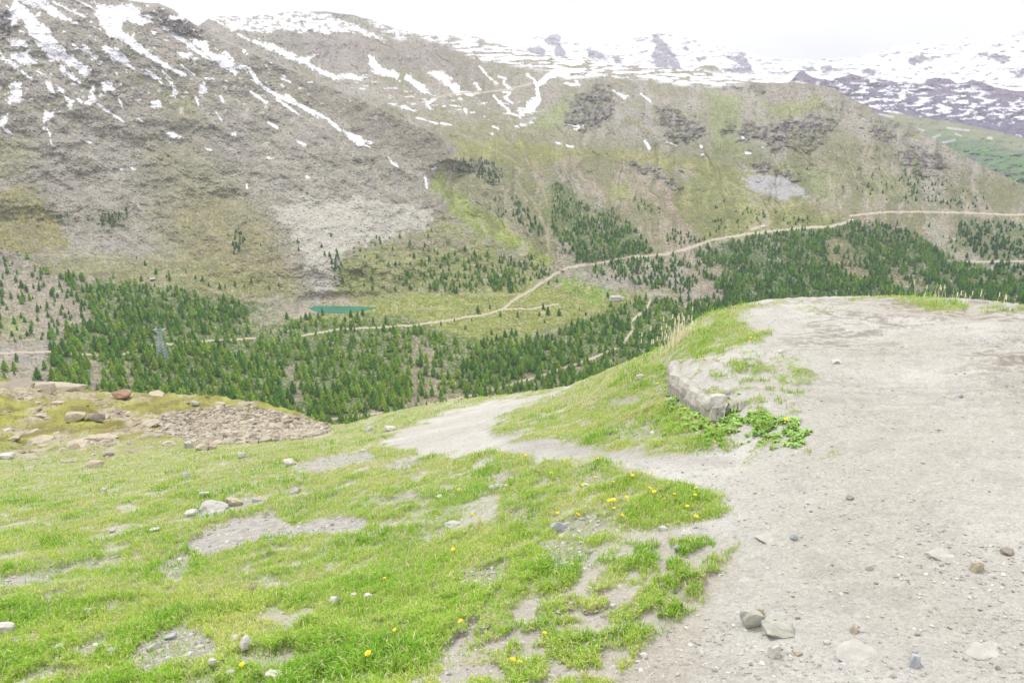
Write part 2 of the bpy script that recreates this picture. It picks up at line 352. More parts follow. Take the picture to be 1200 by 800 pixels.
# (polygon, display colour, edge softness, opacity)
PATCH = [
 ([(-120, 100), (60, 140), (180, 150), (330, 120), (520, 170), (500, 260), (380, 290), (200, 300), (-120, 300)], (190, 186, 180), 25, .7),
 ([(440, 50), (475, 50), (500, 48), (520, 52), (545, 62), (562, 78), (575, 100), (600, 110), (600, 130), (560, 118), (515, 88), (495, 80), (480, 85), (450, 75), (444, 60)], (168, 158, 156), 4, .9),
 ([(315, 38), (345, 36), (380, 40), (420, 45), (432, 50), (440, 75), (420, 85), (395, 85), (375, 75), (362, 68), (340, 60), (320, 50)], (172, 162, 162), 4, .9),
 ([(280, 62), (400, 108), (500, 154), (540, 187), (515, 208), (470, 190), (440, 165), (400, 140), (350, 115), (300, 88)], (158, 152, 142), 6, .85),
 ([(410, 115), (450, 135), (520, 170), (530, 190), (500, 190), (440, 160)], (146, 140, 134), 8, .7),
 ([(-20, 222), (30, 215), (60, 245), (85, 290), (60, 296), (-20, 296)], (148, 146, 84), 7, .85),
 ([(-20, 160), (35, 158), (42, 185), (30, 205), (-20, 205)], (158, 160, 120), 9, .6),
 ([(170, 165), (230, 168), (280, 215), (330, 262), (350, 335), (250, 335), (180, 320), (170, 240)], (154, 154, 118), 16, .6),
 ([(110, 250), (150, 245), (152, 265), (125, 270)], (125, 132, 92), 6, .8),
 ([(60, 252), (82, 252), (80, 258), (62, 257)], (105, 135, 100), 4, .6),
 ([(205, 250), (225, 225), (260, 235), (300, 250), (320, 290), (345, 330), (300, 345), (230, 345), (210, 310)], (152, 150, 96), 14, .6),
 ([(190, 110), (225, 100), (240, 135), (215, 150), (190, 140)], (165, 165, 130), 10, .7),
 ([(20, 298), (150, 300), (250, 310), (345, 335), (360, 350), (300, 350), (150, 335), (60, 322)], (146, 150, 98), 10, .75),
 ([(380, 300), (440, 285), (520, 255), (600, 300), (650, 320), (620, 345), (440, 352), (392, 350)], (144, 154, 88), 12, .85),
 ([(330, 240), (355, 228), (380, 236), (420, 230), (480, 240), (512, 246), (505, 268), (440, 285), (402, 296), (388, 345), (362, 352), (352, 300), (342, 275), (318, 250)], (190, 186, 174), 5, .9),
 ([(318, 247), (340, 240), (365, 250), (360, 268), (342, 262)], (176, 172, 164), 3, .7),
 ([(445, 275), (520, 275), (560, 285), (520, 292), (480, 295), (460, 290)], (178, 170, 158), 6, .6),
 ([(480, 128), (540, 138), (620, 146), (700, 160), (640, 170), (560, 167), (510, 157)], (165, 160, 132), 8, .8),
 ([(560, 128), (610, 138), (590, 146), (540, 140)], (158, 152, 135), 6, .6),
 ([(538, 163), (560, 166), (640, 170), (700, 173), (760, 178), (830, 187), (880, 202), (905, 215), (870, 208), (800, 199), (740, 188), (700, 195), (655, 188), (610, 200), (580, 190), (535, 182)], (166, 166, 100), 4, .95),
 ([(600, 168), (650, 171), (655, 176), (620, 178)], (178, 178, 100), 3, .8),
 ([(590, 172), (620, 184), (650, 196), (640, 210), (610, 200)], (160, 152, 128), 5, .8),
 ([(530, 190), (600, 198), (650, 215), (680, 260), (700, 300), (650, 310), (600, 270), (560, 235), (525, 215)], (148, 148, 118), 8, .8),
 ([(508, 207), (520, 196), (526, 215), (560, 240), (600, 268), (640, 298), (652, 312), (630, 312), (590, 292), (550, 266), (520, 240), (504, 222)], (150, 166, 78), 4, .95),
 ([(640, 150), (650, 175), (800, 180), (830, 190), (760, 178), (680, 152)], (170, 166, 150), 8, .7),
 ([(645, 122), (670, 110), (665, 140), (640, 156), (618, 150)], (156, 168, 118), 6, .8),
 ([(690, 92), (740, 98), (790, 104), (845, 106), (830, 118), (760, 104), (700, 100)], (165, 158, 150), 4, .8),
 ([(826, 108), (870, 112), (862, 160), (890, 182), (838, 186), (830, 150)], (158, 170, 124), 8, .85),
 ([(893, 124), (960, 112), (972, 128), (910, 142)], (166, 172, 124), 6, .8),
 ([(880, 96), (960, 98), (975, 108), (900, 114)], (165, 158, 155), 4, .7),
 ([(930, 160), (1010, 160), (1060, 210), (1040, 240), (960, 240), (930, 200)], (168, 164, 142), 12, .8),
 ([(925, 195), (985, 200), (970, 235), (940, 225)], (140, 155, 108), 8, .7), ([(1015, 205), (1080, 210), (1070, 235), (1020, 232)], (145, 155, 112), 8, .6),
 ([(1100, 185), (1170, 210), (1230, 250), (1150, 245), (1100, 220)], (148, 145, 125), 8, .7),
 ([(650, 182), (740, 190), (800, 220), (828, 272), (805, 297), (762, 300), (730, 270), (700, 235), (665, 208)], (180, 170, 156), 6, .9),
 ([(768, 225), (800, 225), (822, 262), (800, 268), (775, 250)], (172, 156, 146), 5, .8),
 ([(710, 215), (735, 212), (745, 232), (715, 232)], (156, 164, 100), 6, .8), ([(742, 235), (765, 240), (772, 252), (750, 250)], (140, 152, 92), 6, .8),
 ([(645, 212), (670, 218), (705, 250), (745, 272), (768, 302), (720, 308), (672, 312), (650, 290), (640, 260)], (80, 114, 54), 6, .9),
 ([(664, 212), (690, 235), (716, 268), (706, 275), (690, 255), (668, 228)], (176, 170, 156), 3, .9),
 ([(645, 280), (672, 285), (680, 308), (655, 306)], (178, 170, 160), 4, .85),
 ([(840, 190), (900, 215), (960, 240), (1000, 258), (880, 282), (830, 285), (792, 240), (800, 212)], (152, 158, 98), 6, .9),
 ([(868, 208), (905, 204), (935, 211), (946, 231), (920, 233), (885, 222)], (190, 189, 188), 2, .95),
 ([(945, 232), (1000, 250), (1190, 250), (1190, 264), (1100, 278), (1010, 262), (960, 246)], (172, 163, 150), 4, .85),
 ([(1080, 258), (1098, 258), (1120, 285), (1130, 300), (1100, 290)], (178, 184, 172), 5, .6),
 ([(1120, 255), (1200, 258), (1290, 290), (1290, 330), (1160, 312), (1128, 288)], (92, 112, 84), 7, .8),
 ([(1130, 302), (1200, 310), (1200, 318), (1120, 308)], (180, 176, 165), 3, .8), ([(1180, 252), (1210, 250), (1210, 268), (1190, 262)], (182, 180, 160), 3, .8),
 ([(870, 276), (1000, 262), (1080, 276), (1112, 302), (1290, 340), (1290, 480), (860, 380), (815, 340), (815, 300)], (66, 98, 48), 5, .94),
 ([(795, 292), (835, 300), (872, 345), (850, 362), (815, 340)], (180, 170, 160), 5, .9),
 ([(965, 285), (990, 280), (1000, 300), (1020, 325), (990, 320), (970, 305)], (170, 160, 142), 5, .8), ([(1040, 320), (1075, 318), (1085, 340), (1050, 340)], (170, 158, 142), 6, .8),
 ([(300, 372), (362, 370), (440, 346), (520, 345), (590, 338), (650, 333), (700, 343), (742, 343), (765, 350), (720, 368), (650, 390), (600, 402), (560, 405), (500, 395), (440, 384), (380, 386)], (148, 158, 84), 6, .95),
 ([(650, 326), (676, 322), (700, 336), (735, 344), (700, 352), (668, 345)], (136, 168, 72), 5, .9), ([(672, 330), (692, 336), (700, 344), (680, 340)], (172, 168, 120), 3, .7),
 ([(-20, 318), (60, 322), (100, 345), (115, 372), (95, 388), (-20, 402)], (180, 172, 160), 8, .85),
 ([(0, 372), (28, 370), (30, 392), (0, 396)], (150, 166, 100), 6, .7),
 ([(80, 330), (170, 335), (280, 350), (360, 372), (480, 372), (540, 395), (620, 402), (700, 366), (770, 350), (860, 365), (860, 470), (600, 560), (-20, 560), (60, 470), (60, 400), (110, 375)], (88, 114, 50), 7, .9),
 ([(-20, 425), (60, 428), (80, 450), (60, 480), (-20, 480)], (186, 180, 170), 8, .75),
 ([(100, 420), (118, 420), (122, 470), (104, 470)], (186, 178, 166), 4, .8), ([(140, 425), (146, 423), (156, 450), (150, 452)], (178, 168, 140), 2, .8),
 ([(470, 400), (505, 395), (520, 430), (520, 480), (450, 490), (440, 470), (480, 440)], (178, 168, 154), 9, .7), ([(440, 470), (700, 420), (740, 400), (720, 440), (600, 480), (380, 520)], (170, 160, 140), 8, .5),
 ([(335, 430), (352, 425), (352, 470), (338, 470)], (172, 164, 150), 4, .7),
 ([(285, 372), (330, 360), (365, 362), (362, 372), (310, 380)], (190, 184, 168), 4, .7), ([(375, 352), (415, 350), (418, 358), (380, 358)], (190, 180, 165), 3, .8),
]
ROADS = [([(588, 363), (600, 353), (625, 338), (650, 321), (665, 314), (680, 311), (710, 307), (740, 301), (780, 298), (800, 293), (835, 281), (870, 275), (930, 268), (975, 265), (997, 259)], 3.2),
         ([(996, 253), (1030, 249), (1080, 248), (1150, 250), (1188, 252), (1215, 250)], 2.4), ([(762, 352), (757, 362), (745, 372), (738, 379), (742, 386), (736, 394), (731, 402)], 3),
         ([(722, 408), (690, 421), (640, 438), (600, 450), (560, 462), (520, 470), (480, 480), (440, 484), (380, 492)], 2.5), ([(475, 382), (520, 376), (575, 367), (590, 361)], 2.4), ([(590, 362), (620, 362), (655, 356)], 1.8),
         ([(350, 394), (400, 385), (440, 384), (478, 381)], 2), ([(-20, 414), (60, 412), (90, 415), (140, 417), (155, 411), (180, 405), (215, 401), (300, 396)], 2.2),
         ([(505, 116), (530, 110), (570, 108), (600, 104), (622, 98)], 1.7),
         ([(880, 269), (896, 264)], 3), ([(1130, 307), (1205, 306)], 2)]
RUNNELS = [([(848, 210), (886, 231), (910, 243), (935, 240), (940, 236)], 2.2), ([(536, 155), (580, 176), (605, 190)], 1.8), ([(505, 116), (530, 110), (570, 108), (600, 104), (622, 98)], 1.7), ([(480, 362), (540, 361)], 1.6), ([(420, 325), (480, 338), (560, 345), (620, 345)], 1.8), ([(-20, 298), (60, 298), (150, 302), (260, 308), (320, 317)], 1.6), ([(538, 184), (530, 200), (522, 222)], 3), ([(602, 205), (592, 230), (592, 262), (600, 276)], 3), ([(604, 212), (628, 240), (640, 270), (645, 296)], 2.4), ([(642, 300), (643, 262), (656, 222)], 1.8),
           ([(615, 185), (632, 210), (642, 240)], 2), ([(232, 250), (250, 275), (270, 285)], 3), ([(275, 300), (278, 285), (270, 270)], 4), ([(905, 240), (862, 288)], 7), ([(970, 205), (978, 235)], 5), ([(1130, 225), (1135, 245)], 4),
           ([(452, 300), (462, 318)], 3), ([(650, 155), (660, 172)], 1.6)]

def far_color(U, V):
    n1 = fbm(U/45, V/30, 4, 101); n2 = fbm(U/9, V/6, 4, 111); n3 = pnoise(U/2.4, V/1.7, 121); n4 = fbm(U/22, V/14, 3, 131)
    Uw = U+n4*7; Vw = V+fbm(U/22, V/14, 3, 141)*5
    col = np.empty(U.shape+(3,)); col[:] = al(184, 180, 174)
    th = .62
    st = fbm((U*math.cos(th)+V*math.sin(th))/60, (-U*math.sin(th)+V*math.cos(th))/7, 4, 151)
    g = sstep(.05, .5, n4*.6+st*.6+n1*.4)*sstep(0, 90, V)
    col = mix(col, al(160, 158, 126), (g*.8)[..., None])
    g = sstep(.1, .6, -n1*.6+st*.7)
    col = mix(col, al(178, 164, 154), (g*.6)[..., None])
    for i, (p, c, soft, op) in enumerate(PATCH):
        m = poly_cov(Uw, Vw, p, soft, 4+soft*.5, i)*op
        k = m > .002
        if k.any(): col[k] = mix(col[k], al(*c), m[k][:, None])
    # broken scree and turf at the grain of boulders
    low = sstep(60, 330, V)
    m = sstep(.0, .5, n2*.5+n3*1.0)*(.45+.2*low); col = mix(col, al(198, 190, 176), m[..., None])
    m = sstep(.05, .5, -n2*.5-n3*1.0+n1*.3)*(.5+.1*low); col = mix(col, al(118, 122, 88)*.9, m[..., None])
    cl = cliffs(U, V)
    dark = sstep(-.25, .3, fbm(U/6, V/5, 4, 161)+n3*.35)
    col = mix(col, al(100, 88, 116)*.62, (cl*(.1+.7*dark))[..., None])
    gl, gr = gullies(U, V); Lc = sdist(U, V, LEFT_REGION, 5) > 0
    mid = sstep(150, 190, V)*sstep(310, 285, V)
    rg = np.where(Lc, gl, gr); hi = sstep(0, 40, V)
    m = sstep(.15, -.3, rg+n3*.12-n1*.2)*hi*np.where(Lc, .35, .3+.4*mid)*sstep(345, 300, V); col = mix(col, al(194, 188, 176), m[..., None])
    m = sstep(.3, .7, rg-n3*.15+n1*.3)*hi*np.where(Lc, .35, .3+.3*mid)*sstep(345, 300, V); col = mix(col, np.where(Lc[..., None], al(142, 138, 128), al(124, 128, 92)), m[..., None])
    qy = poly_cov(Uw, Vw, [(868, 208), (905, 204), (935, 211), (946, 231), (920, 233), (885, 222)], 2, 3, 77); col = mix(col, al(196, 195, 196), (qy*.85)[..., None])
    fan = sstep(-2, 3, sdist(Uw, Vw, [(352, 228), (382, 233), (430, 232), (480, 240), (512, 247), (500, 266), (440, 283), (404, 296), (390, 345), (364, 352), (355, 300), (345, 275), (318, 247)], 14)+n2*5); col = mix(col, al(212, 209, 200)*(1+.18*n3[..., None]), (fan*.9)[..., None])
    for p, w in RUNNELS:
        m = line_mask(U+n2*1.5, V+n3, p, w, 1)*.65; col = mix(col, al(188, 182, 160), m[..., None])
    # white boulders
    w = (_hash(np.floor(U/2.2), np.floor(V/1.6), 7) > .985)*sstep(270, 300, V)*sstep(-.2, .3, n1+n2)
    col = mix(col, al(205, 200, 190), (w*.8)[..., None])
    # snow
    e = n2*2.6+n3*1.5+fbm(U/4, V/2.6, 2, 199)*1.6+st*2.4-.5; sn = np.zeros(U.shape)
    for i, p in enumerate(SNOW): sn = np.maximum(sn, sstep(-.7, .7, sdist(U, V, p, 12)+e*.9+.3))
    for p, w in SNOWL: sn = np.maximum(sn, sstep(-.5, .6, w/2+e*.35-seg_dist_box(U, V, p, 12)))
    band = sstep(-4, 3, sdist(U, V, [(430, 20), (455, 28), (480, 36), (520, 38), (560, 42), (600, 50), (640, 60), (680, 62), (740, 72), (800, 78), (850, 88), (872, 94), (862, 101), (800, 100), (760, 93), (700, 89), (664, 93), (640, 82), (600, 76), (560, 70), (540, 60), (500, 46), (470, 47), (444, 38)], 20))
    sn = np.maximum(sn, band*sstep(-.12, .06, fbm(U/22+V/30, V/3.2, 4, 171)+n3*.08))
    dots = sstep(.5, .62, fbm(U/11+V/40, V/5, 4, 181)+st*.35)*sstep(175, 60, V)*(sdist(U, V, LEFT_REGION, 5) > 0)
    sn = np.maximum(sn, dots)
    sc = sstep(.42, .55, fbm(U/14, V/3.4, 4, 191))*sstep(-4, 6, sdist(U, V, [(430, 88), (520, 112), (620, 120), (640, 140), (560, 140), (470, 122), (400, 100)], 20)); sn = np.maximum(sn, sc)
    holes = sstep(.3, .5, fbm(U/7, V/4.5, 3, 195))*sstep(60, 30, V)*sstep(235, 260, U); sn = sn*(1-.9*holes); sn = sn*(1-.8*sstep(.12, .3, fbm(U/9, V/3.5, 4, 197))*sstep(60, 40, V)*sstep(235, 260, U))
    col = mix(col, np.array([.66, .66, .69])*(1+.12*n3[..., None]+.1*n2[..., None]), sn[..., None])
    return col, sn

def seg_dist_box(U, V, pts, pad):
    P = np.array(pts, float); out = np.full(U.shape, 99.)
    m = (U > P[:, 0].min()-pad) & (U < P[:, 0].max()+pad) & (V > P[:, 1].min()-pad) & (V < P[:, 1].max()+pad)
    if m.any(): out[m] = seg_dist(U[m], V[m], pts)
    return out

def grid_faces(nr, nc):
    i = np.arange(nr*nc).reshape(nr, nc)
    return np.stack([i[:-1, :-1].ravel(), i[1:, :-1].ravel(), i[1:, 1:].ravel(), i[:-1, 1:].ravel()], 1)

STEP = 1.05 if not QUICK else 2.0
def curve_y(pts, x, s, amp):
    P = np.array(pts, float)
    return np.interp(x, P[:, 0], P[:, 1]) + (fbm(x/13, x*0+s, 4, s)*amp + pnoise(x/2.2, x*0, s+9)*amp*.35)

uu = np.arange(-80, 1282, STEP)
topv = curve_y(TOP, uu, 3, 1.1)
nrow = int(585/STEP)
t = np.linspace(0, 1, nrow)
U = np.repeat(uu[None], nrow, 0); V = topv[None]+(t[:, None])*(575-topv[None])
R = far_r(U, V)
P = ray(U, V)*R[..., None]
# behind the skyline the mountains fall away again
back = [P[0]*np.array([1, 1, 1])]
bk = []
for k, (dd, dz_) in enumerate(((160, -25), (700, -320), (1500, -900))):
    q = P[0].copy(); h = q[:, :2]/np.linalg.norm(q[:, :2], axis=1, keepdims=True)
    q[:, :2] += h*dd; q[:, 2] += dz_; bk.append(q)
P2 = np.concatenate([np.stack(bk[::-1]), P], 0)
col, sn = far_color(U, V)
road = np.zeros(U.shape)
for p, w in ROADS: road = np.maximum(road, line_mask(U, V+pnoise(U/15, V*0, 9)*.7, p, w*.92, .5))
lakem = sdist(U, V, LAKE, 12)
col2 = np.concatenate([np.repeat(col[:1], 3, 0), col], 0)
faces = grid_faces(P2.shape[0], P2.shape[1])
fu = (U[:-1, :-1]+U[1:, 1:])/2; fv = (V[:-1, :-1]+V[1:, 1:])/2
isroad = (road[:-1, :-1]+road[1:, 1:]+road[1:, :-1]+road[:-1, 1:])/4 > .5
VAL = [(-200, 300), (60, 300), (340, 338), (440, 350), (600, 346), (680, 318), (760, 300), (830, 300), (900, 330), (1400, 420), (1400, 900), (-200, 900)]
LEFTF = sdist(fu, fv, LEFT_REGION, 3) > 0
kind = np.where(LEFTF, 0, 1)
kind = np.where(sdist(fu, fv, VAL, 3) > 0, 2, kind)
kind = np.where(isroad, 3, kind)
kind = np.concatenate([np.repeat(kind[:1], 3, 0), kind], 0).ravel()
M_far = tint_mat('mountain_ground', (.02, .12), (.12, .16), bump=(.10, .8, 6.0), cell=(.16, .16))
M_road = plain_mat('pale_track_gravel', al(206, 198, 182), .12, .3)
Pf = P2.reshape(-1, 3); Cf = col2.reshape(-1, 3)
for k, nm in ((0, 'mountain'), (1, 'mountain'), (2, 'valley'), (3, 'road')):
    f = faces[kind == k]
    ids, inv = np.unique(f, return_inverse=True)
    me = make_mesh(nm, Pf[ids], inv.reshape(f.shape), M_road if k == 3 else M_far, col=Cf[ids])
    o = obj(nm, me); o['kind'] = 'structure'
    o['label'] = {0: 'steep grey rubble mountainside with snow streaks', 1: 'broad grassy and rocky mountain beyond the valley', 2: 'valley floor of meadow and stony wood', 3: 'pale gravel tracks crossing the valley'}[k]

# lake: its own level sheet
zl = LAKE_Z+.4
lp = []; lc = np.array(LAKE).mean(0)
for (a, b) in LAKE:
    for q in (0,):
        d = ray(a, b); lp.append(d*(zl/d[2]))
lp = np.array(lp)
M_lake, nt, b = mat_new('turquoise_water'); b.inputs['Roughness'].default_value = .35
n = noise(nt, .02, 3); mx = nn(nt, 'ShaderNodeMix', data_type='RGBA'); mx.inputs[6].default_value = (*al(22, 98, 82), 1); mx.inputs[7].default_value = (*al(38, 122, 100), 1)
nt.links.new(ramp(nt, n.outputs['Fac'], .35, .65, 0, 1), mx.inputs[0]); nt.links.new(mx.outputs[2], b.inputs['Base Color'])
o = obj('lake', make_mesh('lake', lp, np.arange(len(lp))[None], M_lake)); o['kind'] = 'structure'; o['label'] = 'small turquoise mountain lake at the foot of the scree'

# ------------------------------------------------------------------ farther ranges
def range_mesh(name, top, vbot, ctl, colf, seed, amp, rough, label, step=1.2, u0=None, u1=None, cut=()):
    a = np.array(ctl, float); f = RBF(np.stack([a[:, 0]/400, a[:, 1]/100], 1), np.log(a[:, 2]), 1e-2); f.soft2 = .002
    u = np.arange(u0 if u0 is not None else top[0][0], u1 if u1 is not None else top[-1][0], step)
    tv = curve_y(top, u, seed, amp); n = int((vbot-tv.min())/step)
    U = np.repeat(u[None], n, 0); V = tv[None]+np.linspace(0, 1, n)[:, None]*(vbot-tv[None])
    lr = f(U/400, V/100) - rough*(ridged(U/40+V/50, V/20, 4, seed)*.02+fbm(U/12, V/5, 4, seed+5)*.012+pnoise(U/3, V/1.7, seed+8)*.002)
    P = ray(U, V)*np.exp(lr)[..., None]
    q = P[0].copy(); h = q[:, :2]/np.linalg.norm(q[:, :2], axis=1, keepdims=True); q2 = q.copy()
    q[:, :2] += h*300; q[:, 2] -= 60; q2[:, :2] += h*1800; q2[:, 2] -= 900
    P = np.concatenate([np.stack([q2, q]), P], 0)
    col = colf(U, V); col = np.concatenate([np.repeat(col[:1], 2, 0), col], 0)
    o = obj(name, make_mesh(name, P.reshape(-1, 3), grid_faces(*P.shape[:2]), M_range, col=col.reshape(-1, 3)))
    o['kind'] = 'structure'; o['label'] = label
    return o
M_range = tint_mat('far_range_ground', (.01, .04), (.10, .10), bump=(.03, .6, 10.0))

def col_plateau(U, V):
    n = fbm(U/16+V/20, V/3.6, 5, 301); m2 = fbm(U/7, V/3, 4, 311)
    col = np.empty(U.shape+(3,)); col[:] = al(122, 114, 134)
    col = mix(col, al(84, 78, 108), sstep(-.1, .5, fbm(U/12, V/6, 4, 321))[..., None]*.8)
    lo = sstep(138, 150, V+(U-1080)*-.09+fbm(U/20, V/9, 3, 331)*4)
    cov = sstep(88, 96, V)*sstep(146, 126, V-(U-1100)*.1)
    sn = sstep(.02, .2, n+m2*.35-(1-cov)*.5)
    darkc = np.zeros(U.shape)
    for p in ([(925, 96), (935, 86), (948, 92), (958, 96), (955, 100), (940, 96)], [(990, 92), (996, 88), (1010, 92), (1008, 97), (994, 97)], [(1078, 99), (1090, 92), (1108, 92), (1118, 97), (1100, 100)], [(1130, 98), (1140, 94), (1158, 98), (1175, 104), (1200, 106), (1260, 112), (1260, 118), (1190, 112), (1160, 106), (1140, 102)], [(1080, 105), (1110, 104), (1125, 110), (1095, 112)],
              [(1158, 108), (1190, 110), (1192, 120), (1165, 114)], [(1030, 94), (1052, 95), (1050, 99), (1035, 98)]):
        darkc = np.maximum(darkc, sstep(-1.5, 1.5, sdist(U, V, p, 10)+m2*3))
    sn = sn*(1-darkc)
    col = mix(col, al(128, 112, 130), darkc[..., None]*.8)
    # green shoulder in front
    gsd = V-(150+(U-1050)*-.0)-np.interp(U, [1000, 1045, 1080, 1120, 1160, 1200, 1260], [0, -18, -12, -6, 2, 12, 24])+m2*2
    gr = sstep(-1.5, 1.5, gsd)
    gcol = mix(np.broadcast_to(al(150, 152, 130), col.shape), al(116, 142, 108), sstep(6, 26, gsd+fbm(U/25, V/8, 3, 341)*8)[..., None])
    gcol = mix(gcol, al(130, 120, 135), (sstep(.15, .4, fbm(U/22-V/20, V/5, 3, 351))*sstep(8, 20, gsd)*.7)[..., None])
    col = mix(col, np.array([.6, .6, .63]), (sn*(1-.0))[..., None]*.95)
    col = mix(col, gcol, gr[..., None])
    s2 = np.zeros(U.shape)
    for p, w in (([(1086, 164), (1101, 158.5)], 1.9), ([(1092, 170.5), (1119, 164)], 1.9), ([(1030, 134), (1047, 137)], 2), ([(1074, 151), (1082, 153)], 2.4), ([(1110, 150), (1135, 153)], 2.2), ([(1158, 162), (1162, 162)], 3), ([(1120, 157), (1126, 159)], 2)):
        s2 = np.maximum(s2, line_mask(U, V, p, w, .5))
    return mix(col, al(222, 216, 216), s2[..., None]*.9)

range_mesh('mountain', [(700, 120), (860, 112), (915, 104), (928, 94), (935, 85), (942, 84), (952, 91), (965, 93), (985, 91), (996, 87), (1004, 88), (1015, 92), (1040, 94), (1060, 98), (1078, 98), (1086, 93), (1098, 91), (1112, 93), (1122, 97), (1132, 97), (1140, 94), (1150, 96), (1165, 102), (1185, 106), (1200, 107), (1290, 116)], 285,
           [(700, 110, 6500), (1000, 90, 6500), (1290, 110, 6800), (1000, 130, 5600), (1150, 145, 5200), (1290, 160, 5000), (1050, 140, 4700), (1100, 165, 3900), (1200, 190, 3700), (1200, 230, 3300), (900, 200, 3600), (700, 200, 3800), (1290, 280, 3200)],
           col_plateau, 401, 1.0, 1.0, 'distant violet grey plateau streaked with snow above a green shoulder', u0=690, u1=1285)

SPURS = [[(618, 58), (630, 55), (640, 60), (640, 66), (625, 66)], [(638, 45), (650, 40), (657, 44), (655, 52), (662, 62), (660, 68), (650, 68), (650, 56), (640, 50)], [(688, 60), (694, 58), (705, 62), (712, 70), (690, 68)], [(718, 66), (725, 64), (728, 74), (720, 74)],
         [(764, 40), (775, 46), (786, 55), (790, 64), (800, 82), (770, 80), (764, 66), (768, 54)], [(798, 56), (804, 54), (806, 60)], [(816, 68), (828, 67), (828, 71), (818, 71)], [(850, 84), (866, 76), (860, 68), (868, 63), (874, 68), (882, 84), (872, 86)], [(854, 68), (862, 66), (864, 70), (858, 71)], [(962, 77), (972, 76), (976, 80), (968, 87), (964, 84)],
         [(1010, 84), (1018, 81), (1026, 84), (1020, 88)], [(1064, 70), (1074, 66), (1082, 62), (1085, 66), (1094, 69), (1082, 72), (1074, 77), (1066, 75)], [(1144, 65), (1156, 62), (1160, 66), (1150, 66)], [(1155, 66), (1166, 63), (1184, 67), (1183, 72), (1172, 73), (1160, 69)], [(1182, 84), (1194, 81), (1215, 84), (1215, 92), (1196, 90)], [(1014, 84), (1028, 84), (1022, 87)], [(940, 79), (950, 78), (958, 82), (948, 84)]]
def col_glacier(U, V):
    col = np.empty(U.shape+(3,)); col[:] = (.62, .62, .65)
    e = fbm(U/6, V/4, 4, 501)*3
    for p in SPURS:
        m = sstep(-.8, 1.6, sdist(U, V, p, 12)+e+.8)*sstep(-.7, .1, fbm(U/4+V/5, V/3.5, 3, 511)+.25)
        col = mix(col, np.array([.09, .08, .12]), m[..., None]*.95)
    return col
range_mesh('mountain', [(540, 66), (580, 60), (610, 52), (640, 38), (652, 36), (670, 50), (700, 54), (730, 50), (755, 40), (770, 36), (800, 44), (830, 52), (868, 58), (900, 68), (940, 70), (968, 70), (1010, 66), (1050, 55), (1083, 50), (1120, 46), (1160, 42), (1200, 36), (1290, 20)], 160,
           [(540, 60, 9500), (700, 40, 10500), (900, 60, 10000), (1290, 0, 11500), (600, 100, 8600), (900, 110, 8600), (1290, 110, 8200), (700, 150, 8000), (1200, 150, 7800)],
           col_glacier, 551, 1.5, .6, 'white glacier slopes with grey rock spurs fading into cloud', u0=530, u1=1285)
# ================================================================== TREES OF THE VALLEY
def leaf_mat(name, rgb, attr=True, var=.25, trans=.0):
    m, nt, b = mat_new(name); b.inputs['Roughness'].default_value = .8
    oi = nn(nt, 'ShaderNodeObjectInfo')
    if attr:
        at = nn(nt, 'ShaderNodeAttribute', attribute_name='tint'); c = at.outputs['Color']
    else:
        r = nn(nt, 'ShaderNodeRGB'); r.outputs[0].default_value = (*rgb, 1); c = r.outputs[0]
    c = mul(nt, c, ramp(nt, oi.outputs['Random'], 0, 1, 1-var, 1+var))
    nt.links.new(c, b.inputs['Base Color'])
    if trans:
        t = nn(nt, 'ShaderNodeBsdfTranslucent'); nt.links.new(c, t.inputs[0]); ms = nn(nt, 'ShaderNodeMixShader'); ms.inputs[0].default_value = trans
        nt.links.new(b.outputs[0], ms.inputs[1]); nt.links.new(t.outputs[0], ms.inputs[2]); nt.links.new(ms.outputs[0], nt.nodes['Material Output'].inputs['Surface'])
    return m
M_needles = leaf_mat('larch_needles', None, True, .22, .15)
M_forest = leaf_mat('forest_needles', None, True, 0, .15)
M_bark = plain_mat('conifer_bark', (.16, .12, .09), .3, 4)

GREENS = np.array([al(148, 178, 60, 1.15), al(110, 154, 50, 1.2), al(74, 130, 48, 1.25), al(50, 102, 54, 1.3)])

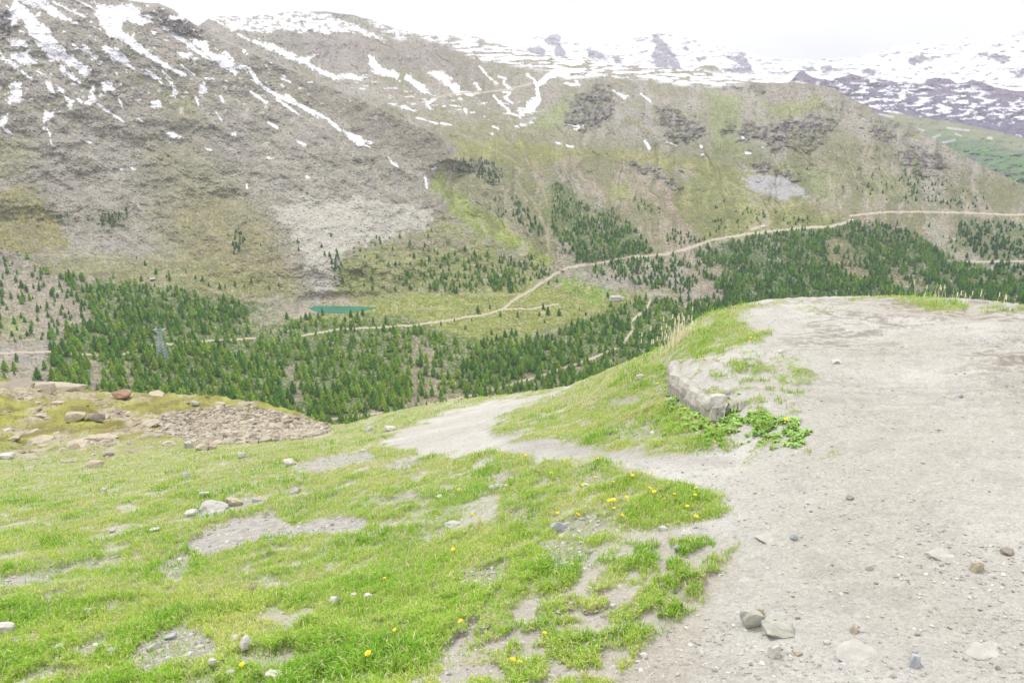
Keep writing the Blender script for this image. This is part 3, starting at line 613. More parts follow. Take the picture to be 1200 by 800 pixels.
def crown(n, seed, wide=.2, base=.08):
    """unit-height conifer crown: leaf clumps in drooping tiers through the volume of an uneven cone"""
    g = np.random.default_rng(seed)
    h = base + (1-base)*g.random(n)**1.35; h[:3] = (.97, .93, .9)
    ang = g.random(n)*2*math.pi
    lob = 1+.28*np.sin(ang*3+g.random()*6)*np.sin(h*19+g.random()*6)
    env = wide*(1-h**1.6)**.9*(.6+.4*sstep(base, base+.2, h))*lob
    rad = env*(.45+.55*g.random(n)**.5)
    c = np.stack([rad*np.cos(ang), rad*np.sin(ang), h], 1)
    s = (.04+.065*(1-h))*(.7+.6*g.random(n))*(60/max(n, 30))**.3
    out = np.stack([np.cos(ang), np.sin(ang), -.35+g.normal(0, .3, n)], 1); out /= np.linalg.norm(out, axis=1, keepdims=True)
    side = np.stack([-np.sin(ang), np.cos(ang), g.normal(0, .35, n)], 1); side /= np.linalg.norm(side, axis=1, keepdims=True)
    nz = np.cross(out, side)
    V = np.stack([c-out*s[:, None]*.9, c+side*s[:, None]*.8+nz*s[:, None]*.4, c+out*s[:, None]*1.5, c-side*s[:, None]*.8-nz*s[:, None]*.3], 1)
    tint = .75+.5*g.random(n)
    # a ragged inner cone of twigs keeps the crown from being see-through
    k = 7; a = np.arange(k)*2*math.pi/k
    zz = (base, .3, .66); rr_ = (wide*.45, wide*.68, wide*.42)
    core = []
    for j in range(3):
        z1 = (zz+(.97,))[j+1]; r1 = (rr_+(.01,))[j+1]
        lo = np.stack([rr_[j]*np.cos(a), rr_[j]*np.sin(a), np.full(k, zz[j])], 1)*(1+g.normal(0, .1, (k, 1))*[1, 1, 0]); hi = np.stack([r1*np.cos(a), r1*np.sin(a), np.full(k, z1)], 1)
        core.append(np.stack([lo, np.roll(lo, -1, 0), np.roll(hi, -1, 0), hi], 1).reshape(-1, 3))
    core = np.concatenate(core)
    return np.concatenate([V.reshape(-1, 3), core]), np.concatenate([np.repeat(tint, 4), np.full(len(core), .8)])

def trunk(h=.5, r=.018, k=5):
    a = np.arange(k)*2*math.pi/k; ring = lambda z, q: np.stack([q*np.cos(a), q*np.sin(a), np.full(k, z)], 1)
    V = np.concatenate([ring(-.06, r*1.3), ring(h, r*.5)]); i = np.arange(k)
    return V, np.stack([i, (i+1) % k, (i+1) % k+k, i+k], 1)

# (region, spacing across, spacing down, keep, height m, hue 0 bright .. 3 dark)
FOREST = [
 ([(-10, 303), (30, 303), (80, 318), (110, 345), (120, 375), (60, 400), (-10, 410)], 9, 7, .42, 11, 1.6),
 ([(70, 325), (140, 325), (190, 335), (240, 348), (290, 356), (290, 380), (300, 398), (200, 425), (60, 420), (60, 395), (115, 378)], 6.5, 5.2, .85, 12, 1.2),
 ([(60, 415), (200, 402), (300, 398), (345, 378), (365, 372), (440, 378), (470, 388), (520, 395), (520, 440), (430, 505), (370, 500), (200, 478), (60, 466)], 7.2, 6.4, .8, 12.5, .8),
 ([(440, 382), (520, 396), (560, 405), (610, 402), (640, 420), (560, 470), (420, 510), (420, 450)], 9, 7.5, .6, 12, .8),
 ([(560, 402), (650, 392), (700, 368), (745, 352), (770, 350), (850, 360), (840, 400), (780, 430), (700, 452), (600, 470), (540, 470), (540, 430)], 6.2, 5.4, .85, 12, 1.3),
 ([(-10, 425), (60, 425), (100, 460), (-10, 475)], 11, 9, .4, 11, 1.0),
 ([(500, 305), (560, 300), (625, 302), (648, 318), (600, 343), (520, 345), (470, 330)], 5.5, 4.6, .62, 11, 1.5),
 ([(570, 325), (600, 325), (600, 345), (575, 345)], 5, 4, .9, 11, 1.8), ([(636, 325), (655, 320), (660, 340), (645, 340)], 5, 4, .8, 11, 2),
 ([(650, 215), (668, 222), (700, 250), (742, 270), (768, 300), (722, 306), (674, 312), (652, 288), (645, 260)], 4.6, 4, .72, 11, 2.0),
 ([(700, 255), (742, 270), (768, 300), (722, 304), (704, 290)], 4.2, 3.8, .8, 11, 1.6), ([(706, 243), (725, 250), (740, 268), (715, 256)], 4, 3.6, .7, 10, 1.6),
 ([(534, 190), (560, 186), (590, 200), (588, 216), (560, 214), (535, 206)], 4.5, 3.6, .55, 11, 3), ([(600, 228), (625, 250), (640, 278), (620, 272), (600, 252)], 4.5, 4, .55, 11, 2.8),
 ([(575, 230), (592, 225), (592, 260), (580, 255)], 5, 4, .3, 10, 2.4),
 ([(870, 276), (1000, 262), (1040, 262), (1080, 280), (1112, 302), (1210, 332), (1290, 350), (1290, 420), (1100, 380), (860, 380), (840, 348), (820, 318)], 4.8, 4.1, .82, 11.5, 1.8),
 ([(812, 290), (838, 285), (838, 312), (820, 312)], 4.5, 4, .75, 11, 1.9), ([(855, 345), (880, 350), (880, 380), (800, 385), (780, 360)], 5, 4, .5, 11, 1.8),
 ([(1120, 258), (1200, 262), (1290, 290), (1290, 345), (1200, 325), (1160, 312), (1130, 288)], 4.6, 3.8, .6, 11.5, 3), ([(1080, 265), (1125, 275), (1160, 312), (1120, 300)], 6, 5, .25, 10, 2.4),
 ([(742, 303), (800, 302), (822, 318), (806, 346), (740, 332), (692, 326), (700, 312)], 5, 4.2, .7, 11, 2.0), ([(1050, 200), (1120, 215), (1180, 245), (1120, 248), (1060, 235)], 6, 4.5, .35, 11, 2.9),
 ([(380, 290), (500, 268), (560, 300), (500, 342), (390, 345)], 7, 5.5, .2, 10, 1.8), ([(150, 300), (340, 335), (300, 350), (180, 335)], 9, 7, .12, 10, 2.2), ([(274, 270), (284, 272), (284, 300), (274, 300)], 4, 4, .5, 9, 3),
 ([(60, 252), (82, 252), (80, 258), (62, 257)], 4, 3, .6, 8, 3), ([(110, 250), (150, 245), (152, 265), (125, 270)], 5, 4, .4, 8, 2.7),
 ([(840, 232), (900, 250), (985, 258), (880, 280), (825, 282)], 6, 4.5, .22, 10, 1.9), ([(780, 268), (830, 280), (815, 296), (778, 290)], 5, 4, .4, 10, 2.1), ([(738, 230), (772, 242), (772, 258), (745, 250)], 5, 4, .4, 10, 2.3),
 ([(785, 212), (815, 225), (810, 235), (788, 228)], 6, 5, .3, 10, 2), ([(940, 195), (1085, 195), (1130, 240), (960, 240)], 8, 5, .14, 10, 2.6), ([(560, 365), (700, 360), (690, 395), (600, 398), (500, 388), (470, 375)], 11, 8, .16, 10, 1.6),
 ([(385, 300), (400, 300), (402, 318), (388, 318)], 4, 4, .6, 9, 2.6), ([(400, 368), (440, 366), (440, 380), (400, 378)], 9, 6, .3, 11, 2), ([(300, 255), (318, 280), (300, 310), (240, 310), (230, 290)], 10, 8, .1, 9, 2.3),
]
CLEAR = [([(470, 398), (520, 405), (515, 440), (500, 470), (465, 440)], .5), ([(100, 418), (118, 418), (122, 470), (104, 470)], .95), ([(285, 372), (360, 360), (362, 372), (310, 384)], .8), ([(170, 395), (215, 390), (215, 402), (170, 404)], .6),
         ([(140, 425), (146, 423), (157, 450), (150, 452)], .9), ([(335, 430), (350, 425), (350, 470), (338, 470)], .7), ([(86, 330), (94, 330), (110, 375), (104, 380)], .9), ([(964, 282), (992, 278), (1004, 300), (1022, 328), (990, 322), (968, 305)], .75),
         ([(1040, 320), (1078, 316), (1088, 342), (1050, 342)], .7), ([(695, 268), (706, 262), (712, 295), (702, 298)], .6), ([(880, 300), (900, 300), (905, 318), (886, 318)], .4), ([(425, 398), (455, 395), (455, 425), (430, 425)], .4), ([(225, 400), (300, 398), (300, 405), (225, 408)], .7)]
tu, tv, th_, thue = [], [], [], []
for i, (p, dx, dy, keep, hm, hue) in enumerate(FOREST):
    A = np.array(p, float); x0, y0 = A.min(0); x1, y1 = A.max(0)
    dx, dy = (dx*.66, dy*.7) if x0 > 640 or y1 < 300 else (dx*.72, dy*.74); gx, gy = np.meshgrid(np.arange(x0, x1, dx), np.arange(y0, y1, dy))
    gx = gx + rng.uniform(-.5, .5, gx.shape)*dx*1.3 + (np.arange(gx.shape[0])[:, None] % 2)*dx/2; gy = gy + rng.uniform(-.5, .5, gy.shape)*dy*1.3
    m = sdist(gx, gy, p, 12) + fbm(gx/12, gy/8, 3, 600+i)*5 > 0
    gap = fbm(gx/20, gy/13, 3, 650)
    kp = keep*1.08*(1-.85*sstep(.08, .4, gap))
    for q, a in CLEAR: kp = kp*(1-a*sstep(-1, 2, sdist(gx, gy, q, 6)))
    m &= rng.random(gx.shape) < kp
    for q, w in ROADS: m &= seg_dist_box(gx, gy, q, 12) > w*.5+1.0
    m &= sdist(gx, gy, LAKE, 8) < -1
    tu.append(gx[m]); tv.append(gy[m]); k = m.sum()
    th_.append(hm*rng.uniform(.45, 1.15, k)); thue.append(np.clip(hue+rng.normal(0, .6, k), 0, 3))
# single trees that stand out by the lake
for (a, b, h, q) in ((378, 369.5, 13, 2), (411, 372, 13, 2), (419, 372, 11, 2.4), (336, 374, 12, 2), (452, 379, 14, 2), (425, 370, 12, 2.4), (556, 300, 13, 2), (560, 367, 13, 2.2), (642, 369, 15, 2.2), (655, 370, 12, 2.2), (574, 362, 9, 2), (437, 380, 12, 2), (712, 348, 10, 2.6), (199, 329, 9, 2.2), (229, 327, 7, 3), (388, 277, 8, 3), (377, 290, 8, 3), (349, 285, 10, 2.6), (350, 294, 9, 2.6), (103, 258, 6, 3)):
    tu.append([a]); tv.append([b]); th_.append([h]); thue.append([q])
tu, tv, th_, thue = (np.concatenate(x).astype(float) for x in (tu, tv, th_, thue))
tr = far_r(tu, tv); tp = ray(tu, tv)*tr[:, None]
# slopes far beyond the front wood carry trees that look a little smaller
th_ *= np.interp(tr, [800, 1300, 1700, 2300], [1.0, .95, .95, .85])
hueof = lambda x: np.stack([np.interp(x, [0, 1, 2, 3], GREENS[:, k]) for k in range(3)], 1)
tcol = hueof(thue)*rng.uniform(.82, 1.2, (len(tu), 1))
NEARTOP = [(-50, 444), (0, 444), (60, 452), (140, 461), (200, 461), (250, 465), (300, 470), (340, 480), (380, 495), (450, 484), (520, 472), (600, 461), (640, 455), (700, 438), (740, 421), (780, 404), (800, 386), (830, 366), (860, 357), (1200, 350)]
vis = (tu > 2) & (tu < 1198) & (tv < np.interp(tu, *np.array(NEARTOP, float).T)+3)
size = th_/tr*vis
order = np.argsort(-size); single = np.zeros(len(tu), bool); single[order[:300]] = True
print('trees', len(tu), 'single px', size[order[299]]*F)

protos = []
TV, TF = trunk()
for k in range(6):
    Vc, t = crown(110, 900+k, wide=.23+.035*(k % 3))
    q = hueof(np.array([[.2, .5, .9, 1.2, .7, 1.8][k]]))[0]
    me = make_mesh('crown', Vc, np.arange(len(Vc)).reshape(-1, 4), M_needles, col=t[:, None]*q[None])
    protos.append(me)
tme = make_mesh('trunk', TV, TF, M_bark, True)
def tree_label(u, v):
    if u < 62: return 'small conifer on the stony slope at the far left, above the mossy knoll'
    if v < 400 and u < 300: return 'bright green larch in the dense wood left of the turquoise lake'
    if u < 210: return 'slim green larch in the wood between the pylon and the mossy knoll'
    if u < 420 and v < 415: return 'slim green larch in the wood below the turquoise lake'
    if u < 400: return 'bright green larch at the near edge of the wood behind the mossy knoll'
    if u < 560: return 'slender larch scattered over the stony ground above the lower gravel track'
    return 'dark green conifer in the dense wood beside the lower gravel track'
proto_obj = {}
for j in np.where(single)[0]:
    k = int(rng.integers(0, 6)) if thue[j] < 1.5 else int(rng.choice([2, 3, 5]))
    if k not in proto_obj:
        r = empty('larch_tree', tp[j]); r['category'] = 'tree'
        obj('trunk', tme, r); obj('crown', protos[k], r); proto_obj[k] = r
    else: r = copy_tree(proto_obj[k])
    r.location = Vector(tp[j]); h = th_[j]; r.scale = (h*rng.uniform(.9, 1.25), h*rng.uniform(.9, 1.25), h)
    r.rotation_euler = (0, 0, rng.random()*6.28)
    r['label'] = tree_label(tu[j], tv[j]); r['group'] = 'larches of the valley wood, ' + r['label'].split(' ', 2)[2][:40]
# boulders and low scrub strewn over the slopes
nb = 42000
q = np.stack([rng.uniform(-70, 1270, nb), 8+(420-8)*rng.random(nb)], 1)
tv_ = np.interp(q[:, 0], *np.array(TOP, float).T)
q = q[q[:, 1] > tv_+4]; cc_, sn_ = far_color(q[:, 0], q[:, 1]); grn = cc_[:, 1]/(cc_.mean(1)+1e-6)
stony = sstep(1.16, 1.02, grn)*(sn_ < .2); stony = np.maximum(stony, .16)*(sn_ < .2)
q = q[rng.random(len(q)) < stony*(.45+.55*sstep(-.3, .3, fbm(q[:, 0]/30, q[:, 1]/18, 3, 661)))]; bad = np.zeros(len(q), bool)
for p, w_ in ROADS: bad |= seg_dist_box(q[:, 0], q[:, 1], p, 8) < w_
q = q[~bad & (sdist(q[:, 0], q[:, 1], LAKE, 8) < -2)]
br = far_r(q[:, 0], q[:, 1]); bp = ray(q[:, 0], q[:, 1])*br[:, None]; nb = len(q)
gq = np.random.default_rng(8); hull = []
for k in range(6):
    bm = bmesh.new(); pt = gq.normal(0, 1, (8, 3)); pt /= np.linalg.norm(pt, axis=1, keepdims=True)
    for a in pt: bm.verts.new(a)
    bmesh.ops.convex_hull(bm, input=bm.verts); bmesh.ops.triangulate(bm, faces=bm.faces[:]); bm.verts.index_update()
    hull.append((np.array([v.co[:] for v in bm.verts]), np.array([[v.index for v in f.verts] for f in bm.faces]))); bm.free()
kb = rng.integers(0, 6, nb); szb = br*(.00048+.0011*rng.random(nb)**3); typ = rng.random(nb)
cb_ = np.where((typ < .52)[:, None], al(206, 200, 188, 1.6), np.where((typ < .74)[:, None], al(136, 130, 124, 1.7), al(104, 118, 78, 1.7)))*rng.uniform(.8, 1.15, (nb, 1))
Vs, Fs, Cs, off = [], [], [], 0
for k in range(6):
    ids = np.where(kb == k)[0]; V0, F0 = hull[k]; a = rng.random(len(ids))*6.28; c, s = np.cos(a)[:, None], np.sin(a)[:, None]; z_ = szb[ids][:, None]
    Vv = np.stack([(V0[None, :, 0]*c-V0[None, :, 1]*s)*z_*1.3, (V0[None, :, 0]*s+V0[None, :, 1]*c)*z_, V0[None, :, 2]*z_*.75], 2)+bp[ids][:, None]
    Vs.append(Vv.reshape(-1, 3)); Fs.append((F0[None]+(off+np.arange(len(ids))*len(V0))[:, None, None]).reshape(-1, 3)); off += Vs[-1].shape[0]; Cs.append(np.repeat(cb_[ids], len(V0), 0))
M_boul = tint_mat('boulder_and_scrub', (.4,), (.1,))
o = obj('debris', make_mesh('debris', np.concatenate(Vs), np.concatenate(Fs), M_boul, col=np.concatenate(Cs))); o['kind'] = 'stuff'; o['label'] = 'boulders and low scrub strewn over the far slopes'
# all the smaller ones as one wood
vars_ = [crown(34, 950+k, wide=.25+.035*(k % 3)) for k in range(8)]
Vs, Cs = [], []
rest = np.where(~single)[0]; vk = rng.integers(0, 8, len(rest)); an = rng.random(len(rest))*6.28
for k in range(8):
    ids = rest[vk == k]; a = an[vk == k]; V0, t0 = vars_[k]
    c, s = np.cos(a)[:, None], np.sin(a)[:, None]; h = th_[ids][:, None]; wd = h*rng.uniform(.9, 1.3, (len(ids), 1))
    X = (V0[None, :, 0]*c-V0[None, :, 1]*s)*wd; Y = (V0[None, :, 0]*s+V0[None, :, 1]*c)*wd; Z = V0[None, :, 2]*h
    Vs.append((np.stack([X, Y, Z], 2)+tp[ids][:, None]).reshape(-1, 3)); Cs.append((t0[None, :, None]*tcol[ids][:, None]).reshape(-1, 3))
Vs = np.concatenate(Vs); Cs = np.concatenate(Cs)
o = obj('forest', make_mesh('forest', Vs, np.arange(len(Vs)).reshape(-1, 4), M_forest, col=Cs)); o['kind'] = 'stuff'; o['label'] = 'far conifer wood spread over the valley floor and slopes'
# ================================================================== NEAR HILL (eye at z = 0)
# picture point and straight-line distance in metres
NEAR = [(600, 800, 2.62), (900, 800, 2.62), (1200, 800, 2.75), (1400, 800, 2.8), (300, 800, 3.05), (0, 800, 3.7), (-200, 800, 4.2), (600, 1000, 2.0), (0, 1000, 2.6), (1200, 1000, 2.05),
        (1100, 600, 3.6), (1300, 600, 3.7), (1100, 500, 4.65), (1100, 420, 6.1), (1300, 420, 6.2), (1000, 420, 6.0), (1100, 372, 7.9), (1000, 365, 8.0), (900, 375, 7.3), (900, 420, 5.9), (900, 500, 4.6), (860, 600, 3.65),
        (850, 560, 4.1), (700, 535, 5.0), (600, 522, 6.1), (520, 512, 7.6), (570, 492, 9.4), (620, 472, 11.2), (655, 461, 12.6), (440, 520, 9.2), (480, 500, 11.5), (560, 472, 14.0),
        (400, 512, 15), (450, 492, 18), (420, 505, 16), (640, 458, 13),
        (700, 500, 6.3), (800, 515, 4.8), (780, 532, 4.55), (760, 470, 6.6), (800, 480, 5.6), (815, 490, 5.15), (880, 520, 4.6), (830, 440, 5.55), (805, 432, 5.9), (800, 405, 7.0), (850, 380, 7.2), (870, 405, 6.4),
        (700, 460, 9.5), (740, 440, 8.2), (690, 450, 11.0), (860, 470, 4.95),
        (0, 700, 5.1), (0, 640, 6.9), (0, 600, 8.8), (-200, 600, 9.5), (300, 600, 6.4), (300, 700, 4.35), (600, 700, 3.3), (600, 600, 4.4), (750, 600, 3.85), (750, 700, 3.1), (450, 600, 5.3), (450, 700, 3.8), (450, 550, 6.7), (600, 550, 5.4),
        (300, 540, 9.6), (200, 545, 11.5), (100, 565, 11.5), (30, 580, 11.5), (350, 520, 13), (300, 525, 14.5), (200, 530, 16.0), (0, 566, 16), (0, 540, 20), (100, 540, 19), (330, 512, 22), (250, 515, 22), (150, 510, 25),
        (0, 500, 30), (-200, 500, 32), (100, 490, 33), (200, 490, 33), (300, 490, 31), (360, 497, 27), (0, 452, 44), (-200, 445, 46), (100, 460, 44), (200, 467, 44), (300, 474, 40), (350, 486, 35), (378, 497, 29)]
# the crest of the near ground as seen from the eye: (u, v, distance)
CREST = [(-500, 430, 46), (-200, 438, 46), (0, 443, 46), (40, 446, 46), (60, 452, 46), (92, 456, 46), (140, 460.5, 46), (200, 461, 46), (240, 463, 44), (280, 468, 42), (310, 472, 39), (340, 480, 36), (370, 491, 31), (388, 497, 27),
         (405, 497, 20), (430, 490, 19.5), (450, 484, 19), (500, 474, 17.5), (560, 465, 15.5), (600, 461, 14.5), (640, 456, 13.8), (665, 452, 13), (700, 438, 11.5), (740, 421, 9.6), (780, 404, 8.2), (800, 386, 8.0), (815, 374, 8.0),
         (830, 366, 8.2), (860, 358, 8.4), (900, 350.5, 8.6), (950, 348, 8.8), (1000, 347, 9.0), (1060, 346, 9.0), (1120, 349, 9), (1160, 352, 9), (1200, 356.5, 9), (1300, 363, 9), (1700, 380, 9)]
def azslope(u, v):
    d = ray(u, v); rho = np.hypot(d[..., 0], d[..., 1]); return np.arctan2(d[..., 0], d[..., 1]), d[..., 2]/rho, rho
X, y = [], []
for (a, b, r) in NEAR:
    az, s, rho = azslope(a, b); X.append((az*1.3, math.log(r*rho))); y.append(float(s))
craz, crs, crr = [], [], []
for (a, b, r) in CREST:
    az, s, rho = azslope(a, b); craz.append(float(az)); crs.append(float(s)); crr.append(float(r*rho))
    X.append((az*1.3, math.log(r*rho))); y.append(float(s))
    rc = r*rho
    for mlt, sl in ((1.35, .5), (2.0, .62), (4.0, .7), (9.0, .75)):
        if rc*mlt > 170: continue
        z = s*rc - sl*(rc*mlt-rc); X.append((az*1.3, math.log(rc*mlt))); y.append(float(z/(rc*mlt)))
for az in (-1.9, -1.2, 1.2, 1.9):
    for rr_ in (1.0, 3.0): X.append((az*1.3, math.log(rr_))); y.append(-1.65/rr_ - (.1 if az < 0 else 0))
for az in (-.6, 0, .6): X.append((az*1.3, math.log(.7))); y.append(-1.62/.7)
hill = RBF(X, np.array(y), 1e-3); hill.soft2 = .0012

az_in = np.arange(-.635, .635, .00085 if not QUICK else .0016)
AZ = np.concatenate([np.linspace(-1.9, -.64, 60), az_in, np.linspace(.64, 1.9, 60)])
rho = [.7]
while rho[-1] < 170: rho.append(rho[-1]*(1+min(.02, max(.0034, .0034*(rho[-1]/3)**.55) if rho[-1] > 1.9 else .02)))
RHO = np.array(rho); LR = np.log(RHO)
A2, L2 = np.meshgrid(AZ, LR)
S = hill(A2*1.3, L2)
# bring each azimuth's outline to the crest read from the photograph
ctar = np.interp(AZ, craz, crs); crho = np.exp(np.interp(AZ, craz, np.log(crr)))
for it in range(3):
    lim = (A2*0+RHO[:, None] > crho[None]*.55)
    mx_ = np.where(lim, S, -9).max(0); dl = ctar-mx_
    S = S + dl[None]*sstep(np.log(crho*.5)[None], np.log(crho*.97)[None], L2)
RH2 = np.exp(L2); X2 = RH2*np.sin(A2); Y2 = RH2*np.cos(A2); Z2 = S*RH2
PU, PV = proj(np.stack([X2, Y2, Z2], -1))

# ---- what grows where
GRASS = [[(-900, 380), (-100, 430), (60, 440), (380, 480), (405, 492), (440, 520), (470, 531), (530, 536), (570, 533), (605, 532), (640, 536), (700, 541), (745, 552), (800, 568), (840, 586), (856, 600), (845, 612), (800, 622), (760, 630), (715, 638), (690, 655), (672, 690), (650, 700), (600, 705), (560, 720), (520, 745), (500, 770), (480, 800), (465, 1100), (-900, 1100)],
         [(380, 494), (450, 480), (560, 461), (640, 450), (668, 455), (640, 459), (600, 465), (545, 474), (510, 487), (470, 505), (440, 521), (405, 530), (390, 510)],
         [(668, 455), (700, 430), (780, 396), (800, 376), (830, 360), (868, 352), (884, 358), (866, 366), (862, 376), (884, 384), (902, 392), (896, 402), (862, 405), (836, 410), (806, 420), (786, 430), (782, 450), (788, 465), (812, 480), (834, 494), (850, 508), (832, 528), (800, 534), (760, 530), (700, 524), (640, 518), (590, 512), (575, 500), (592, 487), (630, 470)],
         [(975, 338), (1010, 334), (1060, 336), (1100, 344), (1135, 352), (1130, 361), (1090, 356), (1040, 351), (1000, 349), (978, 346)]]
THIN = [([(520, 745), (560, 715), (620, 700), (680, 690), (700, 655), (730, 638), (800, 628), (870, 640), (820, 700), (760, 760), (700, 830), (460, 860), (480, 790)], .33), ([(480, 1200), (460, 860), (560, 740), (640, 800), (700, 1200)], .3),
        ([(800, 412), (870, 405), (930, 420), (955, 440), (940, 470), (930, 500), (960, 525), (880, 535), (830, 535), (800, 480), (786, 440)], .16), ([(925, 430), (955, 430), (958, 442), (930, 442)], .7), ([(850, 425), (890, 424), (905, 436), (860, 438)], .45),
        ([(860, 352), (910, 346), (940, 350), (900, 360), (870, 368)], .25), ([(900, 356), (980, 352), (1000, 358), (930, 362)], .15), ([(1130, 348), (1220, 352), (1220, 365), (1150, 362)], .35), ([(930, 520), (1010, 530), (1010, 540), (940, 540)], .06)]
BARE = [([(214, 642), (238, 626), (268, 612), (300, 604), (322, 601), (325, 610), (345, 616), (380, 608), (405, 606), (432, 611), (425, 621), (385, 625), (350, 628), (318, 632), (285, 640), (250, 652), (232, 650)], 1), ([(222, 604), (240, 596), (262, 588), (290, 583), (318, 581), (310, 590), (285, 597), (262, 604), (240, 608)], .9),
        ([(340, 552), (360, 540), (395, 532), (430, 529), (440, 540), (410, 548), (375, 555)], .9), ([(-40, 688), (0, 680), (60, 668), (105, 658), (140, 653), (140, 660), (90, 668), (50, 680), (0, 692)], .7), ([(48, 706), (75, 696), (105, 688), (100, 694), (70, 704), (52, 710)], .9),
        ([(185, 665), (205, 652), (225, 648), (222, 672), (205, 682), (190, 676)], .75), ([(150, 775), (165, 755), (190, 742), (215, 735), (240, 745), (262, 765), (235, 775), (200, 782), (170, 792)], .85), ([(70, 775), (100, 755), (125, 745), (130, 755), (90, 775)], .7),
        ([(570, 560), (600, 555), (610, 562), (585, 568)], .9), ([(645, 615), (690, 605), (715, 620), (690, 632), (655, 630)], .8), ([(590, 602), (635, 600), (630, 615), (600, 615)], .5), ([(630, 640), (670, 632), (700, 645), (690, 665), (650, 665)], .7), ([(460, 585), (490, 578), (490, 590), (465, 592)], .6),
        ([(540, 670), (580, 665), (585, 685), (548, 690)], .6), ([(440, 545), (480, 538), (500, 542), (470, 552)], .7), ([(715, 472), (745, 465), (755, 470), (735, 478), (712, 480)], .7), ([(700, 505), (760, 500), (790, 515), (750, 520)], .4), ([(670, 560), (700, 556), (715, 566), (690, 572)], .45), ([(760, 455), (775, 452), (778, 458)], .8),
        ([(180, 490), (215, 482), (250, 478), (300, 480), (345, 487), (385, 497), (384, 508), (350, 514), (300, 518), (230, 518), (192, 508)], 1), ([(128, 480), (148, 480), (155, 492), (185, 508), (175, 512), (148, 500), (138, 490)], .85), ([(0, 447), (40, 449), (92, 458), (90, 466), (40, 462), (0, 460)], .6), ([(30, 512), (80, 508), (140, 512), (138, 522), (80, 524), (30, 522)], .55), ([(95, 462), (180, 464), (175, 470), (110, 470)], .5)]
def grass_cover(u, v, x, y):
    wob = fbm(x*2.2, y*2.2, 4, 701)
    q = np.hypot(x, y)
    pxw = 942/np.maximum(q, 1.5)*.13                     # edge wobble of about 13 cm
    a = np.zeros(u.shape)
    for p in GRASS: a = np.maximum(a, sstep(-1, 1, (sdist(u, v, p, 90)+wob*np.minimum(pxw*.45, 9)*1.6)/np.minimum(pxw*.25+1.0, 7)))
    for p, k in THIN:
        m = sstep(-6, 8, sdist(u, v, p, 60)+wob*12)*sstep(.5-k, .75-k, fbm(x*9, y*9, 4, 711)*.9+.36); a = np.maximum(a, m*min(1, k+.4))
    # small bare spots scattered through the turf
    near = sstep(30, 18, q)
    sp = sstep(.3, .62, fbm(x*2.6, y*3.4, 4, 721)+.22*fbm(x*.7, y*.7, 2, 722)); a = a*(1-sp*.8*near); a = a*(1-.55*near*sstep(.18, .5, fbm(x*8, y*9, 3, 724)+.35*fbm(x*1.1, y*1.1, 2, 725)))
    stony = sstep(16, 24, q); a = a*(1-stony*.85*sstep(.14, .36, fbm(x*.75, y*.34, 5, 731)))
    for p, k in BARE: a = a*(1-k*sstep(-2, 2.5, sdist(u, v, p, 30)+fbm(u/9, v/5, 3, 741)*4))
    return a
GC = grass_cover(PU, PV, X2, Y2)
vis_front = (Y2 > .3)
GC = np.where(vis_front, GC, (X2 < 0)*.9)
far_ = sstep(16, 26, RH2)
LEDGE_FRONT = [(789, 428), (787, 440), (789, 452), (801, 459), (811, 469), (824, 480), (838, 487), (852, 484)]
sdl = sdist(PU, PV, LEDGE_FRONT+[(880, 470), (960, 440), (960, 415), (830, 405)], 40)+fbm(PU/5, PV/4, 3, 745)*1.5
fadel = sstep(895, 835, PU)*sstep(418, 430, PV)
step_ = fadel*(.045*sstep(-1.2, 1.2, sdl)-.035*sstep(-30, -2, sdl)*(sdl < 0))
GC = GC*(1-fadel*sstep(6, 2, np.abs(sdl)))
# relief: turf hummocks, trodden gravel, slaty steps of the worn plateau
hum = fbm(X2*1.6, Y2*1.6, 4, 751)*.035 + fbm(X2*6, Y2*6, 3, 761)*.012
grv = fbm(X2*1.1, Y2*1.1, 4, 771)*.022 + fbm(X2*7, Y2*7, 4, 781)*.006 + ridged(X2*2.5+Y2*.8, Y2*6.5, 4, 785)*.007*sstep(.1, .5, fbm(X2*.5, Y2*.5, 2, 786)+.25)
slate = (ridged(X2*1.7+Y2*.5, Y2*4.2+X2*1.1, 4, 791)*.04+ridged(X2*6, Y2*13+X2*3, 3, 794)*.012)*sstep(4.6, 5.6, RH2)*sstep(850, 960, PU)*sstep(-.2, .3, fbm(X2*.8, Y2*.8, 2, 792)+.15)
st = fbm(X2*.5, Y2*.5, 5, 795)*.35*sstep(18, 30, RH2)
edge = sstep(.95, 1.0, RH2/crho[None])
Z2 = Z2 + step_ + (mix(grv+slate, hum+.02, GC) + st)*np.minimum(1, RH2/1.5)
Z2 = Z2 + (fbm(X2*9/np.maximum(RH2, 4)*4, Y2*9/np.maximum(RH2, 4)*4, 3, 797)*.003*RH2)*sstep(8, 20, RH2)
# crest correction once more after the relief
S = Z2/RH2
mx_ = np.where(RH2 > crho[None]*.55, S, -9).max(0); from_ = ctar-mx_
ker = np.ones(25)/25; sm = np.convolve(np.pad(from_, 12, 'edge'), ker, 'valid')
S = S + sm[None]*sstep(np.log(crho*.5)[None], np.log(crho*.97)[None], L2); Z2 = S*RH2
RUN = np.maximum.accumulate(np.where(RH2 > 1.2, S, -99), 0)

